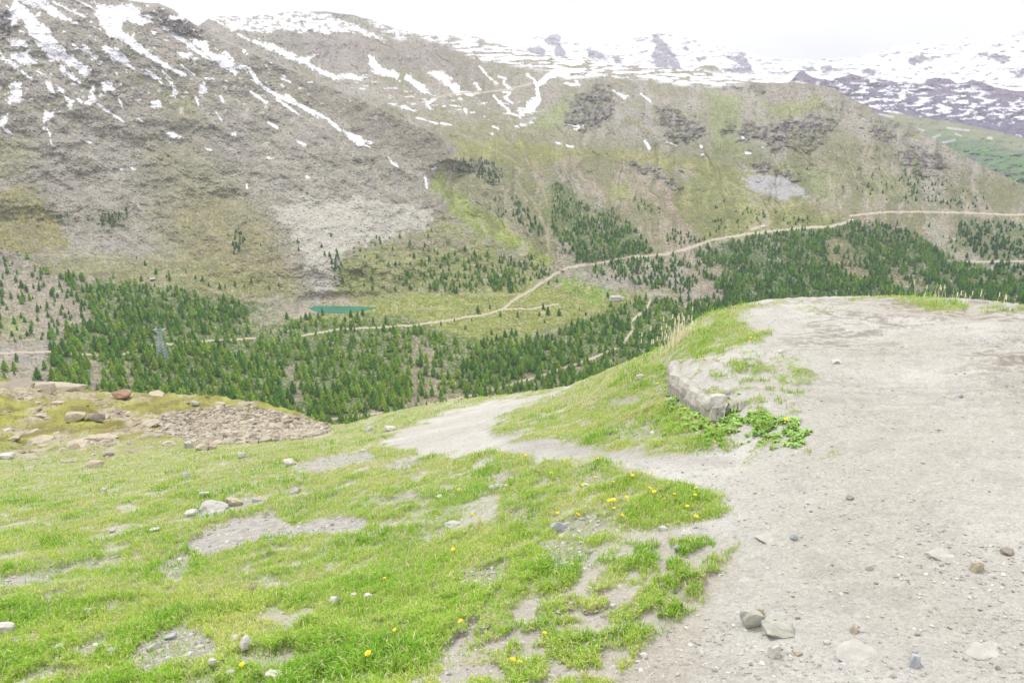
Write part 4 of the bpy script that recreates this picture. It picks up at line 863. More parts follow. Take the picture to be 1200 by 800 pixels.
def on_hill(u, v):
    """world point of the near hill seen at picture point (u, v); nan where it is not hill"""
    az, s, _ = azslope(np.asarray(u, float), np.asarray(v, float)); az = np.atleast_1d(az); s = np.atleast_1d(s)
    ai = np.clip(np.searchsorted(AZ, az), 1, len(AZ)-1); ai = np.where(az-AZ[ai-1] < AZ[ai]-az, ai-1, ai)
    lo = np.zeros(len(az), int); hi = np.full(len(az), len(RHO)-1)
    ok = RUN[hi, ai] >= s
    while (hi-lo > 1).any():
        mid = (lo+hi)//2; g = RUN[mid, ai] >= s; hi = np.where(g, mid, hi); lo = np.where(g, lo, mid)
    s0, s1 = S[lo, ai], S[hi, ai]; t = np.clip((s-s0)/np.where(abs(s1-s0) < 1e-9, 1e-9, s1-s0), 0, 1)
    r = RHO[lo]+(RHO[hi]-RHO[lo])*t
    out = np.stack([r*np.sin(az), r*np.cos(az), r*s], -1); out[~ok] = np.nan
    return out
def hill_z(x, y):
    az = np.arctan2(x, y); l = np.log(np.hypot(x, y))
    ai = np.clip(np.searchsorted(AZ, az)-1, 0, len(AZ)-2); li = np.clip(np.searchsorted(LR, l)-1, 0, len(LR)-2)
    a = np.clip((az-AZ[ai])/(AZ[ai+1]-AZ[ai]), 0, 1); b = np.clip((l-LR[li])/(LR[li+1]-LR[li]), 0, 1)
    return (Z2[li, ai]*(1-a)+Z2[li, ai+1]*a)*(1-b)+(Z2[li+1, ai]*(1-a)+Z2[li+1, ai+1]*a)*b
def cover_at(x, y):
    az = np.arctan2(x, y); l = np.log(np.hypot(x, y))
    ai = np.clip(np.rint(np.interp(az, AZ, np.arange(len(AZ)))).astype(int), 0, len(AZ)-1); li = np.clip(np.rint(np.interp(l, LR, np.arange(len(LR)))).astype(int), 0, len(LR)-1)
    return GC[li, ai]

# ---- colour map of the hill
n1 = fbm(X2*.9, Y2*.9, 4, 801); n2 = fbm(X2*4, Y2*4, 4, 811); n3 = fbm(X2*16, Y2*16, 3, 821)
GK = 1.66
g0 = np.empty(X2.shape+(3,)); g0[:] = al(210, 207, 198, GK)
g0 = mix(g0, al(204, 199, 187, GK), (sstep(-.1, .5, n1)*.55)[..., None]); g0 = mix(g0, al(224, 222, 215, GK), (sstep(0, .5, -n1+n2*.4)*.7)[..., None])
g0 = mix(g0, al(182, 178, 169, GK), (sstep(.15, .5, n2+n3*.3)*.35)[..., None]); g0 = mix(g0, al(222, 218, 210, GK), (sstep(.25, .6, -n3)*.4)[..., None])
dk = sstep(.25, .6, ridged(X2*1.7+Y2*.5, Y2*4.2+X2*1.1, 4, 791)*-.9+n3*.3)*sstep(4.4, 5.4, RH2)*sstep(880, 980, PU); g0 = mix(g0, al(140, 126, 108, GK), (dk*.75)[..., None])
g0 = mix(g0, al(176, 172, 166, GK), (sstep(-3, 10, sdist(PU, PV, [(560, 500), (720, 520), (870, 535), (860, 552), (760, 548), (600, 528)], 20)+n2*8)*.45)[..., None])
g0 = mix(g0, al(198, 190, 174, GK), (sstep(-10, 30, sdist(PU, PV, [(520, 700), (700, 640), (880, 620), (840, 720), (740, 1100), (460, 1100)], 60)+n2*20)*.6)[..., None])
bs = np.zeros(PU.shape)
for p, k in BARE: bs = np.maximum(bs, sstep(-3, 3, sdist(PU, PV, p, 12)))
g0 = mix(g0, al(190, 186, 178, GK)*(1+.35*n3[..., None]), (bs*.8)[..., None])
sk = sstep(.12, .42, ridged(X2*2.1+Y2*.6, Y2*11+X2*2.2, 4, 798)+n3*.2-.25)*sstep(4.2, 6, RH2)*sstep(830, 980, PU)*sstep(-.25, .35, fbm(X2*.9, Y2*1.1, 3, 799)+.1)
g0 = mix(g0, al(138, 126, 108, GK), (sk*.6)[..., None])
t0 = np.empty(X2.shape+(3,)); t0[:] = al(172, 172, 110, GK)
t0 = mix(t0, al(148, 168, 82, GK), sstep(-.2, .4, n1)[..., None]*.8); t0 = mix(t0, al(178, 172, 116, GK), (sstep(.1, .5, n2-n1*.4)*.6)[..., None])
moss = np.empty(X2.shape+(3,)); moss[:] = al(164, 162, 90, GK); m5 = fbm(X2*.9, Y2*.5, 5, 831)
moss = mix(moss, al(138, 126, 82, GK), sstep(.0, .3, m5)[..., None]*.9); moss = mix(moss, al(180, 186, 96, GK), sstep(.1, .5, -m5)[..., None]*.8)
lush = sstep(-10, 12, sdist(PU, PV, [(-60, 530), (40, 535), (80, 545), (95, 565), (60, 580), (-60, 585)], 30))
moss = mix(moss, al(132, 165, 62, GK), lush[..., None]*.8)
t0 = mix(t0, moss, far_[..., None])
rockc = np.empty(X2.shape+(3,)); rockc[:] = al(196, 186, 166, GK); rockc = mix(rockc, al(165, 152, 132, GK), sstep(0, .4, fbm(X2*2.2, Y2*1.4, 4, 841))[..., None])
g0 = mix(g0, rockc, far_[..., None])
HC = mix(g0, t0, (GC*np.where(far_ > .5, .95, .85))[..., None])
M_hill = tint_mat('turf_and_gravel', (9, 60, 260), (.05, .10, .12), bump=(70, .75, .02), cell=(95, .10))
nr, nc = X2.shape; F4 = grid_faces(nr, nc)[:, ::-1]
gcf = ((GC[:-1, :-1]+GC[1:, 1:])/2).ravel() > .5
PG = [(440, 523), (470, 500), (520, 478), (580, 466), (640, 455), (672, 456), (640, 468), (600, 482), (575, 497), (600, 515), (700, 523), (800, 534), (835, 530), (815, 480), (790, 440), (800, 410), (870, 400), (860, 372), (880, 340), (1700, 320), (1700, 1200), (480, 1200), (520, 745), (700, 640), (860, 600), (745, 552), (600, 531), (530, 536)]
inpath = (sdist((PU[:-1, :-1]+PU[1:, 1:])/2, (PV[:-1, :-1]+PV[1:, 1:])/2, PG, 3) > 0).ravel() & ~gcf
Vn = np.stack([X2, Y2, Z2], -1).reshape(-1, 3); HCf = HC.reshape(-1, 3)
for msk, nm, lb in ((~inpath, 'hill', 'near hillside of turf with bare stony spots'), (inpath, 'path', 'worn pale gravel path widening to a bare plateau')):
    f = F4[msk]; ids, inv = np.unique(f, return_inverse=True)
    o = obj(nm, make_mesh(nm, Vn[ids], inv.reshape(f.shape), M_hill, smooth=True, col=HCf[ids])); o['kind'] = 'structure'; o['label'] = lb

# ================================================================== GRASS BLADES
def blades(P, h, w, bend, col, g, split=2):
    """P roots (n,3); curved blades of two quads and a tip"""
    n = len(P); a = g.random(n)*2*math.pi; ld = g.normal(0, 1, n)*.5-.2+a*0; l = np.stack([np.cos(a), np.sin(a)], 1)*bend[:, None]
    sd_ = np.stack([-np.sin(a+ld), np.cos(a+ld)], 1)*w[:, None]*.5
    V = np.empty((n, 5, 3)); z0 = P[:, 2]
    V[:, 0, :2] = P[:, :2]-sd_; V[:, 1, :2] = P[:, :2]+sd_; V[:, 0, 2] = V[:, 1, 2] = z0-h*.06
    mid = P[:, :2]+l*h[:, None]*.35
    V[:, 2, :2] = mid+sd_*.8; V[:, 3, :2] = mid-sd_*.8; V[:, 2, 2] = V[:, 3, 2] = z0+h*.6
    V[:, 4, :2] = P[:, :2]+l*h[:, None]; V[:, 4, 2] = z0+h*(1-.35*bend)
    i = np.arange(n)*5
    q = np.stack([i, i+1, i+2, i+3], 1); t = np.stack([i+3, i+2, i+4], 1)
    c = np.repeat(col, 5, 0)
    return V.reshape(-1, 3), q, t, c
NB = 520000 if not QUICK else 120000
g = rng
bu = g.uniform(-90, 1290, int(NB*1.9)); bv = 340+(860-340)*g.random(len(bu))
P = on_hill(bu, bv); okm = ~np.isnan(P[:, 0]); P = P[okm]
dist = np.linalg.norm(P, axis=1); P[:, :2] += g.normal(0, 1, (len(P), 2))*dist[:, None]*.0018
cv = cover_at(P[:, 0], P[:, 1]); dist = np.linalg.norm(P, axis=1)
keep = g.random(len(P)) < cv*np.interp(dist, [0, 6, 14, 24, 50], [.8, .75, .65, .4, .25])*(.62+.38*sstep(-.3, .4, fbm(P[:, 0]*3.1, P[:, 1]*3.1, 3, 877)))
P = P[keep][:NB]; dist = dist[keep][:NB]; P[:, 2] = hill_z(P[:, 0], P[:, 1]); cv = cv[keep][:NB]
tuft = fbm(P[:, 0]*2.3, P[:, 1]*2.3, 4, 851); tuft2 = fbm(P[:, 0]*.8, P[:, 1]*.8, 3, 861); fine = fbm(P[:, 0]*9, P[:, 1]*9, 2, 871)
pu, pv = proj(P)
hgt = .021*(1+.9*sstep(-.1, .6, tuft)+.5*sstep(0, .5, fine))*g.uniform(.5, 1.35, len(P))*(.55+.45*cv)
lush = sstep(.1, .5, tuft)
hgt = hgt*np.interp(dist, [0, 12, 40], [1, 1.1, 1.5])
wd = np.maximum(.0022+.0012*g.random(len(P)), dist*.00062)*(1+.3*lush)
A_, B_, D_, E_ = (al(*c, .95) for c in ((162, 196, 76), (124, 170, 54), (200, 204, 116), (216, 204, 164)))
w1 = sstep(-.15, .65, tuft+g.normal(0, .25, len(P)))[:, None]; c = mix(np.broadcast_to(A_, (len(P), 3)), B_, w1)
c = mix(c, D_, (sstep(-.1, .6, tuft2*.8-tuft*.4+g.normal(0, .3, len(P))-.05)*.65)[:, None])
dry = g.random(len(P)) < .10+.14*sstep(0, .5, -tuft); c[dry] = E_
fk = sstep(16, 26, dist)[:, None]; c = mix(c, mix(np.broadcast_to(al(182, 182, 100, 1.3), c.shape), al(156, 160, 84, 1.3), w1), fk*.8)
c = c*g.uniform(.78, 1.2, (len(P), 1))
Vb, q, t, cb = blades(P, hgt, wd, g.uniform(.15, 1.1, len(P)), c, g)
M_grass = leaf_mat('grass_blades', None, True, 0, .4)
o = obj('grass', make_mesh('grass', Vb, [q, t], M_grass, col=cb)); o['kind'] = 'stuff'; o['label'] = 'short bright alpine grass covering the near slope'
print('blades', len(P))
# ================================================================== STONES
def rock_geo(seed, sub=2, flat=.6, rough=.12):
    g = np.random.default_rng(seed); bm = bmesh.new()
    pts = g.normal(0, 1, (20, 3)); pts /= np.linalg.norm(pts, axis=1, keepdims=True); pts = np.sign(pts)*np.abs(pts)**.7
    pts *= np.array([1, .75, flat])*g.uniform(.8, 1.05, (20, 1))
    for p in pts: bm.verts.new(p)
    r = bmesh.ops.convex_hull(bm, input=bm.verts)
    bmesh.ops.delete(bm, geom=[v for v in bm.verts if not v.link_faces], context='VERTS')
    if sub:
        bmesh.ops.bevel(bm, geom=bm.edges[:], offset=.05, segments=1, profile=.6, affect='EDGES', clamp_overlap=True)
        bmesh.ops.triangulate(bm, faces=bm.faces[:])
        bmesh.ops.subdivide_edges(bm, edges=bm.edges[:], cuts=sub, use_grid_fill=True)
    V = np.array([v.co[:] for v in bm.verts])
    if sub:
        V += (V/np.linalg.norm(V, axis=1, keepdims=True))*(fbm(V[:, 0]*1.7+seed, V[:, 1]*1.7+V[:, 2]*1.3, 4, seed)*rough)[:, None]
    bmesh.ops.triangulate(bm, faces=bm.faces[:]); bm.verts.index_update()
    Fc = np.array([[v.index for v in f.verts] for f in bm.faces]); bm.free()
    return V/np.abs(V).max(0), Fc

def rock_mat(name, rgb):
    m = plain_mat(name, al(*rgb, 1.45), .14, 6.0, .9, .01)
    return m
RM = {'bed': plain_mat('sunken_bedrock', al(210, 207, 199, 1.72), .13, 14, .95, .01), 'ledge': plain_mat('ledge_rock', al(214, 208, 198, 1.8), .22, 16, .95, .02), 'grey': rock_mat('grey_stone', (196, 194, 188)), 'pale': rock_mat('pale_stone', (214, 210, 202)), 'green': rock_mat('greenish_stone', (190, 190, 176)), 'brown': rock_mat('brown_stone', (192, 180, 162)),
      'red': rock_mat('rusty_stone', (168, 140, 118)), 'blue': rock_mat('bluish_stone', (188, 192, 196)), 'dark': rock_mat('dark_stone', (160, 150, 138)), 'beige': rock_mat('beige_stone', (196, 184, 162))}
ROCKS = [  # u, v of the foot, width and height in the picture, look, bury, label, turn
 (879, 738, 29, 20, 'green', .15, 'greenish grey angular stone on the gravel, left of the long flat one', .3), (911, 749, 33, 14, 'green', .12, 'long flat greenish stone lying on the gravel beside the angular one', -.05),
 (906, 771, 15, 14, 'pale', .2, 'pale rounded stone just below the long flat greenish stone', .4), (889, 724, 15, 11, 'beige', .3, 'small beige stone tucked behind the greenish angular stone', .5), (935, 769, 9, 5, 'brown', .3, 'thin brown chip right of the pale rounded stone', .1),
 (1001, 743, 12, 8, 'brown', .25, 'small brown stone alone on the gravel, right of the long flat one', .8), (1070, 783, 17, 15, 'blue', .3, 'smooth bluish grey cobble near the bottom edge of the gravel', .9), (930, 634, 9, 8, 'blue', .3, 'small bluish stone in the gravel below the grass tongue', .2),
 (1144, 671, 14, 14, 'beige', .3, 'beige blocky stone on the right side of the plateau', .4), (1181, 652, 13, 6, 'dark', .3, 'flat dark stone near the right edge of the plateau', .1), (969, 756, 8, 6, 'pale', .3, 'tiny white stone right of the long flat greenish stone', .1),
 (996, 587, 9, 4, 'dark', .3, 'thin dark chip in the upper middle of the gravel', .1), (1099, 569, 17, 7, 'pale', .55, 'pale stone half sunk in the upper right gravel', .2), (952, 593, 22, 7, 'pale', .6, 'white stone sunk flat in the gravel above the bluish stone', .1),
 (903, 637, 32, 11, 'beige', .6, 'wide pinkish beige slab sunk in the gravel right of the grass tongue', .3), (1010, 780, 52, 26, 'pale', .62, 'large pale bedrock slab sunk in the gravel at the bottom edge', -.6), (1151, 776, 46, 18, 'pale', .62, 'large pale slab sunk in the gravel in the bottom right corner', .3),
 (1105, 658, 36, 10, 'pale', .62, 'flat pale slab sunk in the middle of the right gravel', .1), (1019, 669, 9, 6, 'grey', .3, 'small grey stone left of the sunken flat slab', .1), (1124, 467, 8, 4, 'blue', .3, 'small dark blue chip on the worn plateau', .1),
 (982, 427, 15, 4, 'pale', .4, 'thin pale shard on the worn plateau', .1), (916, 415, 13, 4, 'pale', .4, 'thin pale shard beside the grass on the plateau rim', .1),
 (654, 624, 20, 13, 'blue', .2, 'bluish grey rounded stone on the bare spot in the lower turf', .2), (531, 619, 21, 6, 'grey', .3, 'long flat grey stone lying in the turf', .05), (582, 574, 19, 7, 'grey', .35, 'flat grey stone with a dandelion at its right end', .2),
 (661, 665, 13, 8, 'pale', .2, 'pinkish white stone, left one of a touching pair on bare soil', .3), (672, 666, 10, 6, 'grey', .2, 'grey stone, right one of a touching pair on bare soil', .9), (776, 624, 10, 6, 'pale', .2, 'pale stone at the right tip of the grass tongue', .1),
 (793, 648, 10, 7, 'blue', .2, 'bluish stone on the gravel below the grass tongue', .3), (515, 585, 9, 5, 'pale', .2, 'small pale stone in the turf above the long flat grey one', .3), (415, 701, 8, 6, 'pale', .2, 'small white stone in the turf, left one of two', .2), (432, 703, 12, 8, 'pale', .2, 'white stone in the turf, larger right one of two', .4),
 (452, 778, 9, 7, 'grey', .2, 'grey stone in the turf near the bottom edge', .2), (557, 738, 7, 6, 'blue', .2, 'tiny bluish pebble on the sparse turf', .2), (754, 773, 8, 6, 'pale', .2, 'tiny pale stone on the gravel near the bottom edge', .2), (719, 714, 8, 6, 'pale', .2, 'tiny white stone between sparse tufts and gravel', .2),
 (686, 571, 10, 4, 'pale', .2, 'white chip in the turf of the grass tongue', .2), (7, 745, 19, 14, 'pale', .2, 'pale stone at the left picture edge near the bottom', .2), (290, 764, 15, 13, 'pale', .15, 'bright white angular stone in the lower left turf', .5), (322, 797, 19, 9, 'pale', .2, 'flat pale stone at the bottom edge of the turf', .1),
 (393, 711, 13, 13, 'pale', .15, 'upright white stone in thick turf', .7), (295, 695, 9, 10, 'brown', .1, 'small brownish upright stone in thick turf', .3), (374, 773, 13, 9, 'brown', .2, 'brownish stone in the turf near the bottom edge', .3), (339, 547, 16, 8, 'pale', .15, 'white oblong stone in the turf left of the bare grey patch', .2),
 (240, 583, 12, 7, 'pale', .2, 'white rounded stone above the long outcrop', .2), (224, 606, 15, 8, 'pale', .2, 'pale stone at the left end of the long outcrop', .2), (302, 589, 13, 8, 'grey', .2, 'grey stone at the right end of the long outcrop', .2),
 (250, 601, 34, 13, 'grey', .45, 'grey split outcrop breaking through the turf', -.3), (276, 594, 26, 10, 'beige', .45, 'beige half of the split outcrop in the turf', -.3), (7, 539, 17, 7, 'pale', .2, 'white flat stone in the lush hollow at the left edge', .1), (218, 561, 8, 5, 'blue', .2, 'small bluish stone in the middle of the left turf', .1),
 (284, 538, 11, 7, 'pale', .2, 'white stone in the turf below the rubble field', .1), (133, 625, 9, 6, 'grey', .3, 'small grey stone in the left turf', .1), (181, 624, 12, 5, 'pale', .2, 'flat pale stone in the middle of the left turf', .1), (346, 578, 12, 6, 'grey', .3, 'grey stone in the turf above the bare patch', .1), (120, 577, 8, 5, 'pale', .2, 'small pale stone below the hollow in the turf', .1),
 (133, 768, 14, 8, 'blue', .2, 'bluish stone in the stony spot at the lower left', .2), (72, 761, 12, 6, 'grey', .2, 'grey stone left of the stony spot at the lower left', .2), (105, 720, 15, 5, 'pale', .25, 'flat pale stone in the lower left turf', .2), (250, 782, 9, 7, 'pale', .2, 'small pale stone near the bottom edge, right of the stony spot', .2), (277, 752, 11, 9, 'grey', .2, 'grey stone behind the bright white angular one', .2),
 (270, 794, 11, 6, 'grey', .2, 'small grey stone at the bottom edge by a dandelion', .2), (181, 762, 15, 7, 'grey', .25, 'grey stone inside the stony spot at the lower left', .6), (200, 750, 13, 7, 'blue', .25, 'bluish shard inside the stony spot at the lower left', .1),
 (433, 506, 13, 6, 'grey', .2, 'grey stone on the turf left of the path, left one of two', .2), (457, 506, 15, 5, 'pale', .2, 'flat pale stone on the turf edge of the path, right one of two', .1), (427, 530, 11, 4, 'grey', .2, 'thin grey stone at the left start of the path', .2), (750, 445, 10, 6, 'pale', .15, 'white stone high on the green bank', .2),
 (838, 484, 34, 17, 'pale', .45, 'pinkish white slab sticking out of the bank above the leafy plants', -.2), (852, 464, 12, 6, 'pale', .4, 'small pale stone on the ledge above the pinkish white slab', .2),
 (16, 455, 40, 11, 'dark', .3, 'wide dark ledge of rock at the left end of the mossy knoll', 0), (50, 460, 28, 12, 'brown', .3, 'thick brown ledge block next to the dark ledge on the knoll', .1), (76, 461, 42, 10, 'brown', .3, 'low brown slab right of the thick ledge block', 0), (99, 456, 15, 6, 'beige', .2, 'small beige slab on the crest of the knoll', 0),
 (142, 469, 22, 12, 'red', .15, 'rusty brown square boulder on the crest of the knoll', .2), (149, 459, 14, 7, 'beige', .2, 'beige stone behind the rusty square boulder', .1), (184, 465, 20, 7, 'beige', .25, 'flat beige boulder on the crest right of the rusty one', .1), (89, 495, 21, 15, 'beige', .15, 'pale pointed boulder in the middle of the knoll', .4),
 (113, 496, 18, 13, 'dark', .2, 'dark brown boulder right of the pale pointed one', .2), (124, 492, 10, 7, 'beige', .2, 'small beige block touching the dark brown boulder', .2), (176, 501, 23, 8, 'brown', .1, 'flat brown slab resting beside the little gully', .05), (221, 526, 11, 8, 'grey', .2, 'grey stone below the left end of the rubble field', .2),
 (45, 490, 17, 6, 'beige', .3, 'flat beige slab on the left part of the knoll', .1), (17, 518, 14, 8, 'beige', .2, 'beige stone above the lush hollow at the far left', .2), (52, 519, 26, 9, 'brown', .45, 'broad slab low on the mossy knoll', 0), (120, 518, 32, 10, 'brown', .45, 'longest slab low on the mossy knoll', 0), (90, 526, 28, 8, 'brown', .45, 'lowest of the three brownish slabs on the knoll', 0),
 (128, 536, 11, 6, 'dark', .2, 'dark stone at the foot of the knoll', .2), (112, 549, 20, 8, 'beige', .3, 'beige slab in the turf below the knoll', .1), (238, 528, 15, 7, 'beige', .2, 'beige flat stone below the rubble field', .1), (250, 527, 10, 7, 'brown', .2, 'brown stone touching the beige flat one below the rubble field', .4), (68, 475, 13, 7, 'beige', .3, 'faint beige stone on the upper left knoll', .1),
 (230, 477, 9, 8, 'grey', .2, 'small grey block above the rubble field', .2), (256, 479, 15, 9, 'brown', .2, 'brown block at the upper edge of the rubble field', .2), (243, 467, 5, 4, 'dark', .1, 'tiny dark stone on the skyline of the knoll', .2), (197, 524, 20, 6, 'beige', .3, 'low beige slab between gully and rubble field', .1)]
for i, (u, v, w, h, m, bury, lab, turn) in enumerate(ROCKS):
    p = on_hill(u, v-1)[0]
    if np.isnan(p[0]): print('rock off hill', u, v); continue
    r = np.linalg.norm(p); W = w/F*r; H = h/F*r*(1.0 if r < 20 else .75); D = W*random.uniform(.6, .9)
    if bury > .5: D = W*.8; H = W*.22
    if bury > .5: m = 'bed'
    Vr, Fr = rock_geo(1000+i, 2, random.uniform(.5, .75))
    Vr = Vr*np.array([W/2, D/2, H/(2*(1-bury*.6))])
    if bury > .5: Vr[:, 2] *= .5; zoff = -abs(Vr[:, 2]).max()*.55
    else: zoff = Vr[:, 2].max()*(1-2*bury)
    me = make_mesh('stone', Vr, Fr, RM[m], smooth=False)
    o = obj('boulder' if W > .35 else 'stone', me); yy = p[1]+D*.4
    xx = p[0]*yy/p[1]
    z = hill_z(np.array([xx]), np.array([yy]))[0]
    o.location = (xx, yy, z+zoff); o.rotation_euler = (random.uniform(-.12, .12), random.uniform(-.1, .1), turn)
    tag(o, lab, 'boulder' if W > .35 else 'stone')

# the broken edge of bedrock that holds the plateau's rim
ed_ = on_hill([a for a, b in LEDGE_FRONT], [b+1.5 for a, b in LEDGE_FRONT]); t_ = np.linspace(0, len(ed_)-1, 60); i_ = np.arange(len(ed_))
px_, py_ = np.interp(t_, i_, ed_[:, 0]), np.interp(t_, i_, ed_[:, 1]); cen = on_hill([832], [446])[0]
tx, ty = np.gradient(px_), np.gradient(py_); nx, ny = ty, -tx; l_ = np.hypot(nx, ny)+1e-9; nx, ny = nx/l_, ny/l_
sg = np.sign((px_-cen[0])*nx+(py_-cen[1])*ny); nx, ny = nx*sg, ny*sg; jit = fbm(t_*1.1, t_*0, 4, 77)*.03; zt = hill_z(px_-nx*.07, py_-ny*.07)
zt = np.convolve(np.pad(zt, 3, 'edge'), np.ones(7)/7, 'valid')+fbm(t_*.9, t_*0+3, 4, 78)*.012; rings = []
for k, (o_, d_) in enumerate(((-.08, -.05), (-.045, -.010), (-.012, .001), (.015, -.012), (.028, -.045), (.032, -.085), (.02, -.20))):
    j2 = jit+fbm(t_*2.3, t_*0+k*1.7, 3, 79)*.014; rings.append(np.stack([px_+nx*(o_+j2), py_+ny*(o_+j2), zt+d_+fbm(t_*2.1, t_*0+k, 3, 80)*.008], 1))
m_ = 60; Vl = np.concatenate(rings); i_ = np.arange(m_-1); Fl = np.concatenate([r_*m_+np.stack([i_, i_+m_, i_+1+m_, i_+1], 1) for r_ in range(6)])
o = obj('rock_ledge', make_mesh('rock_ledge', Vl, Fl, RM['ledge'])); tag(o, 'whitish bedrock ledge holding up the edge of the plateau above the green bank', 'rock')

temps = [rock_geo(2000+k, 0, random.uniform(.4, .8)) for k in range(14)]
def scatter(P, size, col, name, lab, mat, flatten=1.0, tilt=.4):
    n = len(P); k = rng.integers(0, len(temps), n); Vs, Fs, Cs = [], [], []; off = 0
    for t in range(len(temps)):
        ids = np.where(k == t)[0]
        if not len(ids): continue
        V0, F0 = temps[t]; a = rng.random(len(ids))*6.28; c, s = np.cos(a)[:, None], np.sin(a)[:, None]
        tx = rng.normal(0, tilt, (len(ids), 1)); sz = size[ids][:, None]
        x = V0[None, :, 0]*sz; y = V0[None, :, 1]*sz*.8; z = V0[None, :, 2]*sz*.6*flatten*rng.uniform(.6, 1.2, (len(ids), 1))
        y, z = y*np.cos(tx)-z*np.sin(tx), y*np.sin(tx)+z*np.cos(tx)
        Vv = np.stack([x*c-y*s, x*s+y*c, z], 2)+P[ids][:, None]
        Vs.append(Vv.reshape(-1, 3)); Fs.append((F0[None]+(off+np.arange(len(ids))*len(V0))[:, None, None]).reshape(-1, 3)); off += len(ids)*len(V0)
        Cs.append(np.repeat(col[ids], len(V0), 0))
    o = obj(name, make_mesh(name, np.concatenate(Vs), np.concatenate(Fs), mat, col=np.concatenate(Cs))); o['kind'] = 'stuff'; o['label'] = lab
M_peb = tint_mat('loose_stone', (14, 80), (.10, .14), bump=(60, .5, .01))
# rubble field on the knoll
def in_poly(poly, n):
    A = np.array(poly, float); q = rng.uniform(A.min(0), A.max(0), (n*4, 2)); return q[sdist(q[:, 0], q[:, 1], poly, 3) > 0][:n]
q = in_poly([(178, 494), (192, 486), (222, 480), (262, 476), (305, 478), (345, 487), (388, 498), (384, 508), (352, 514), (318, 517), (262, 521), (230, 519), (196, 509)], 5200)
P = on_hill(q[:, 0], q[:, 1]); P = P[~np.isnan(P[:, 0])]; sz = .03+.10*rng.random(len(P))**3.2; big = rng.random(len(P)) < .05; sz[big] *= 1.6
P[:, 2] += sz*.1
pal = np.array([al(*c, GK) for c in ((200, 190, 170), (184, 174, 154), (168, 160, 142), (208, 200, 184), (182, 166, 144), (148, 140, 126))])
col = pal[rng.choice(6, len(P), p=[.3, .25, .16, .15, .06, .08])]*rng.uniform(.85, 1.12, (len(P), 1))
scatter(P, sz, col, 'rubble', 'field of broken beige blocks on the flank of the mossy knoll', M_peb, .8, .35)
# stones strewn on the rest of the knoll
q = np.stack([rng.uniform(-60, 390, 5200), rng.uniform(446, 545, 5200)], 1); P = on_hill(q[:, 0], q[:, 1]); P = P[~np.isnan(P[:, 0])]
d = np.linalg.norm(P, axis=1); cvr = cover_at(P[:, 0], P[:, 1]); P = P[(d > 17) & (rng.random(len(P)) < (1-cvr)*.6+.04)]
sz = .03+.15*rng.random(len(P))**3.5; P[:, 2] += 0
col = pal[rng.choice(5, len(P))]*rng.uniform(.85, 1.12, (len(P), 1)); scatter(P, sz, col, 'debris', 'flat stones strewn over the mossy knoll', M_peb, .6, .2)
# loose stones of path, plateau and bare spots
nP = 34000
bu = rng.uniform(-60, 1260, nP*2); bv = 345+(840-345)*rng.random(nP*2)**.8; P = on_hill(bu, bv); ok = ~np.isnan(P[:, 0]); P = P[ok]; bu, bv = bu[ok], bv[ok]
d = np.linalg.norm(P, axis=1); cvr = cover_at(P[:, 0], P[:, 1]); rough_ = sstep(-.3, .5, fbm(P[:, 0]*1.3, P[:, 1]*1.3, 3, 901))
inG = sdist(bu, bv, PG, 3) > 0
spot = np.zeros(len(P))
for p, k in BARE: spot = np.maximum(spot, sstep(-8, 2, sdist(bu, bv, p, 12)))
pr = np.where(inG, .18+.5*rough_, .9*np.maximum(1-cvr, spot))*(cvr < .9)+spot*.4
ed = sstep(.15, .6, cvr)*inG*.3
kk = (rng.random(len(P)) < pr+ed) & (d < 17); P = P[kk]; d = d[kk]; spot = spot[kk]
sz = (.0022+.008*rng.random(len(P))**6)*(1+1.1*spot*rng.random(len(P))); sz = np.maximum(sz, d*.00052*rng.uniform(.6, 1.1, len(P)))
P[:, 2] = hill_z(P[:, 0], P[:, 1])+sz*.1
pal2 = np.array([al(*c, GK) for c in ((216, 213, 206), (204, 200, 192), (188, 185, 178), (228, 225, 220), (198, 186, 170), (160, 156, 150))])
col = pal2[rng.choice(6, len(P), p=[.26, .28, .18, .1, .09, .09])]*rng.uniform(.88, 1.1, (len(P), 1)); scatter(P, sz, col, 'gravel', 'small loose stones on the path, plateau and bare spots', M_peb, .7, .25)

# ================================================================== FLOWERS AND PLANTS
M_stem = plain_mat('stem_green', al(120, 160, 70, GK), .2, 30); M_yel = plain_mat('yellow_petals', (.80, .56, .02), .12, 60, .6)
M_leafg = leaf_mat('broad_leaf', al(156, 188, 108, 1.05), False, .2, .2)
def flower_geo(seed, R=.5, k=24):
    g = np.random.default_rng(seed); V, Fq = [], []
    for layer, (rr, zz) in enumerate(((1, 0), (.72, .16), (.42, .27))):
        for j in range(k-layer*6):
            a = 2*math.pi*(j+g.random()*.5)/(k-layer*6); w = .11*rr+.03; r1 = R*rr*g.uniform(.85, 1.05)
            c, s = math.cos(a), math.sin(a); b = len(V)
            V += [(c*.04-s*w*.3, s*.04+c*w*.3, zz*R), (c*.04+s*w*.3, s*.04-c*w*.3, zz*R), (c*r1+s*w*.5, s*r1-c*w*.5, zz*R+.10*R), (c*r1-s*w*.5, s*r1+c*w*.5, zz*R+.12*R)]
            Fq.append((b, b+1, b+2, b+3))
    return np.array(V), np.array(Fq)
FV, FF = flower_geo(1)
fl_me = make_mesh('flower_head', FV, FF, M_yel); a = np.arange(5)*2*math.pi/5
st_me = make_mesh('stem', np.concatenate([np.stack([.03*np.cos(a), .03*np.sin(a), np.full(5, z)], 1) for z in (-1.0, 0)]), np.stack([np.arange(5), (np.arange(5)+1) % 5, (np.arange(5)+1) % 5+5, np.arange(5)+5], 1), M_stem)
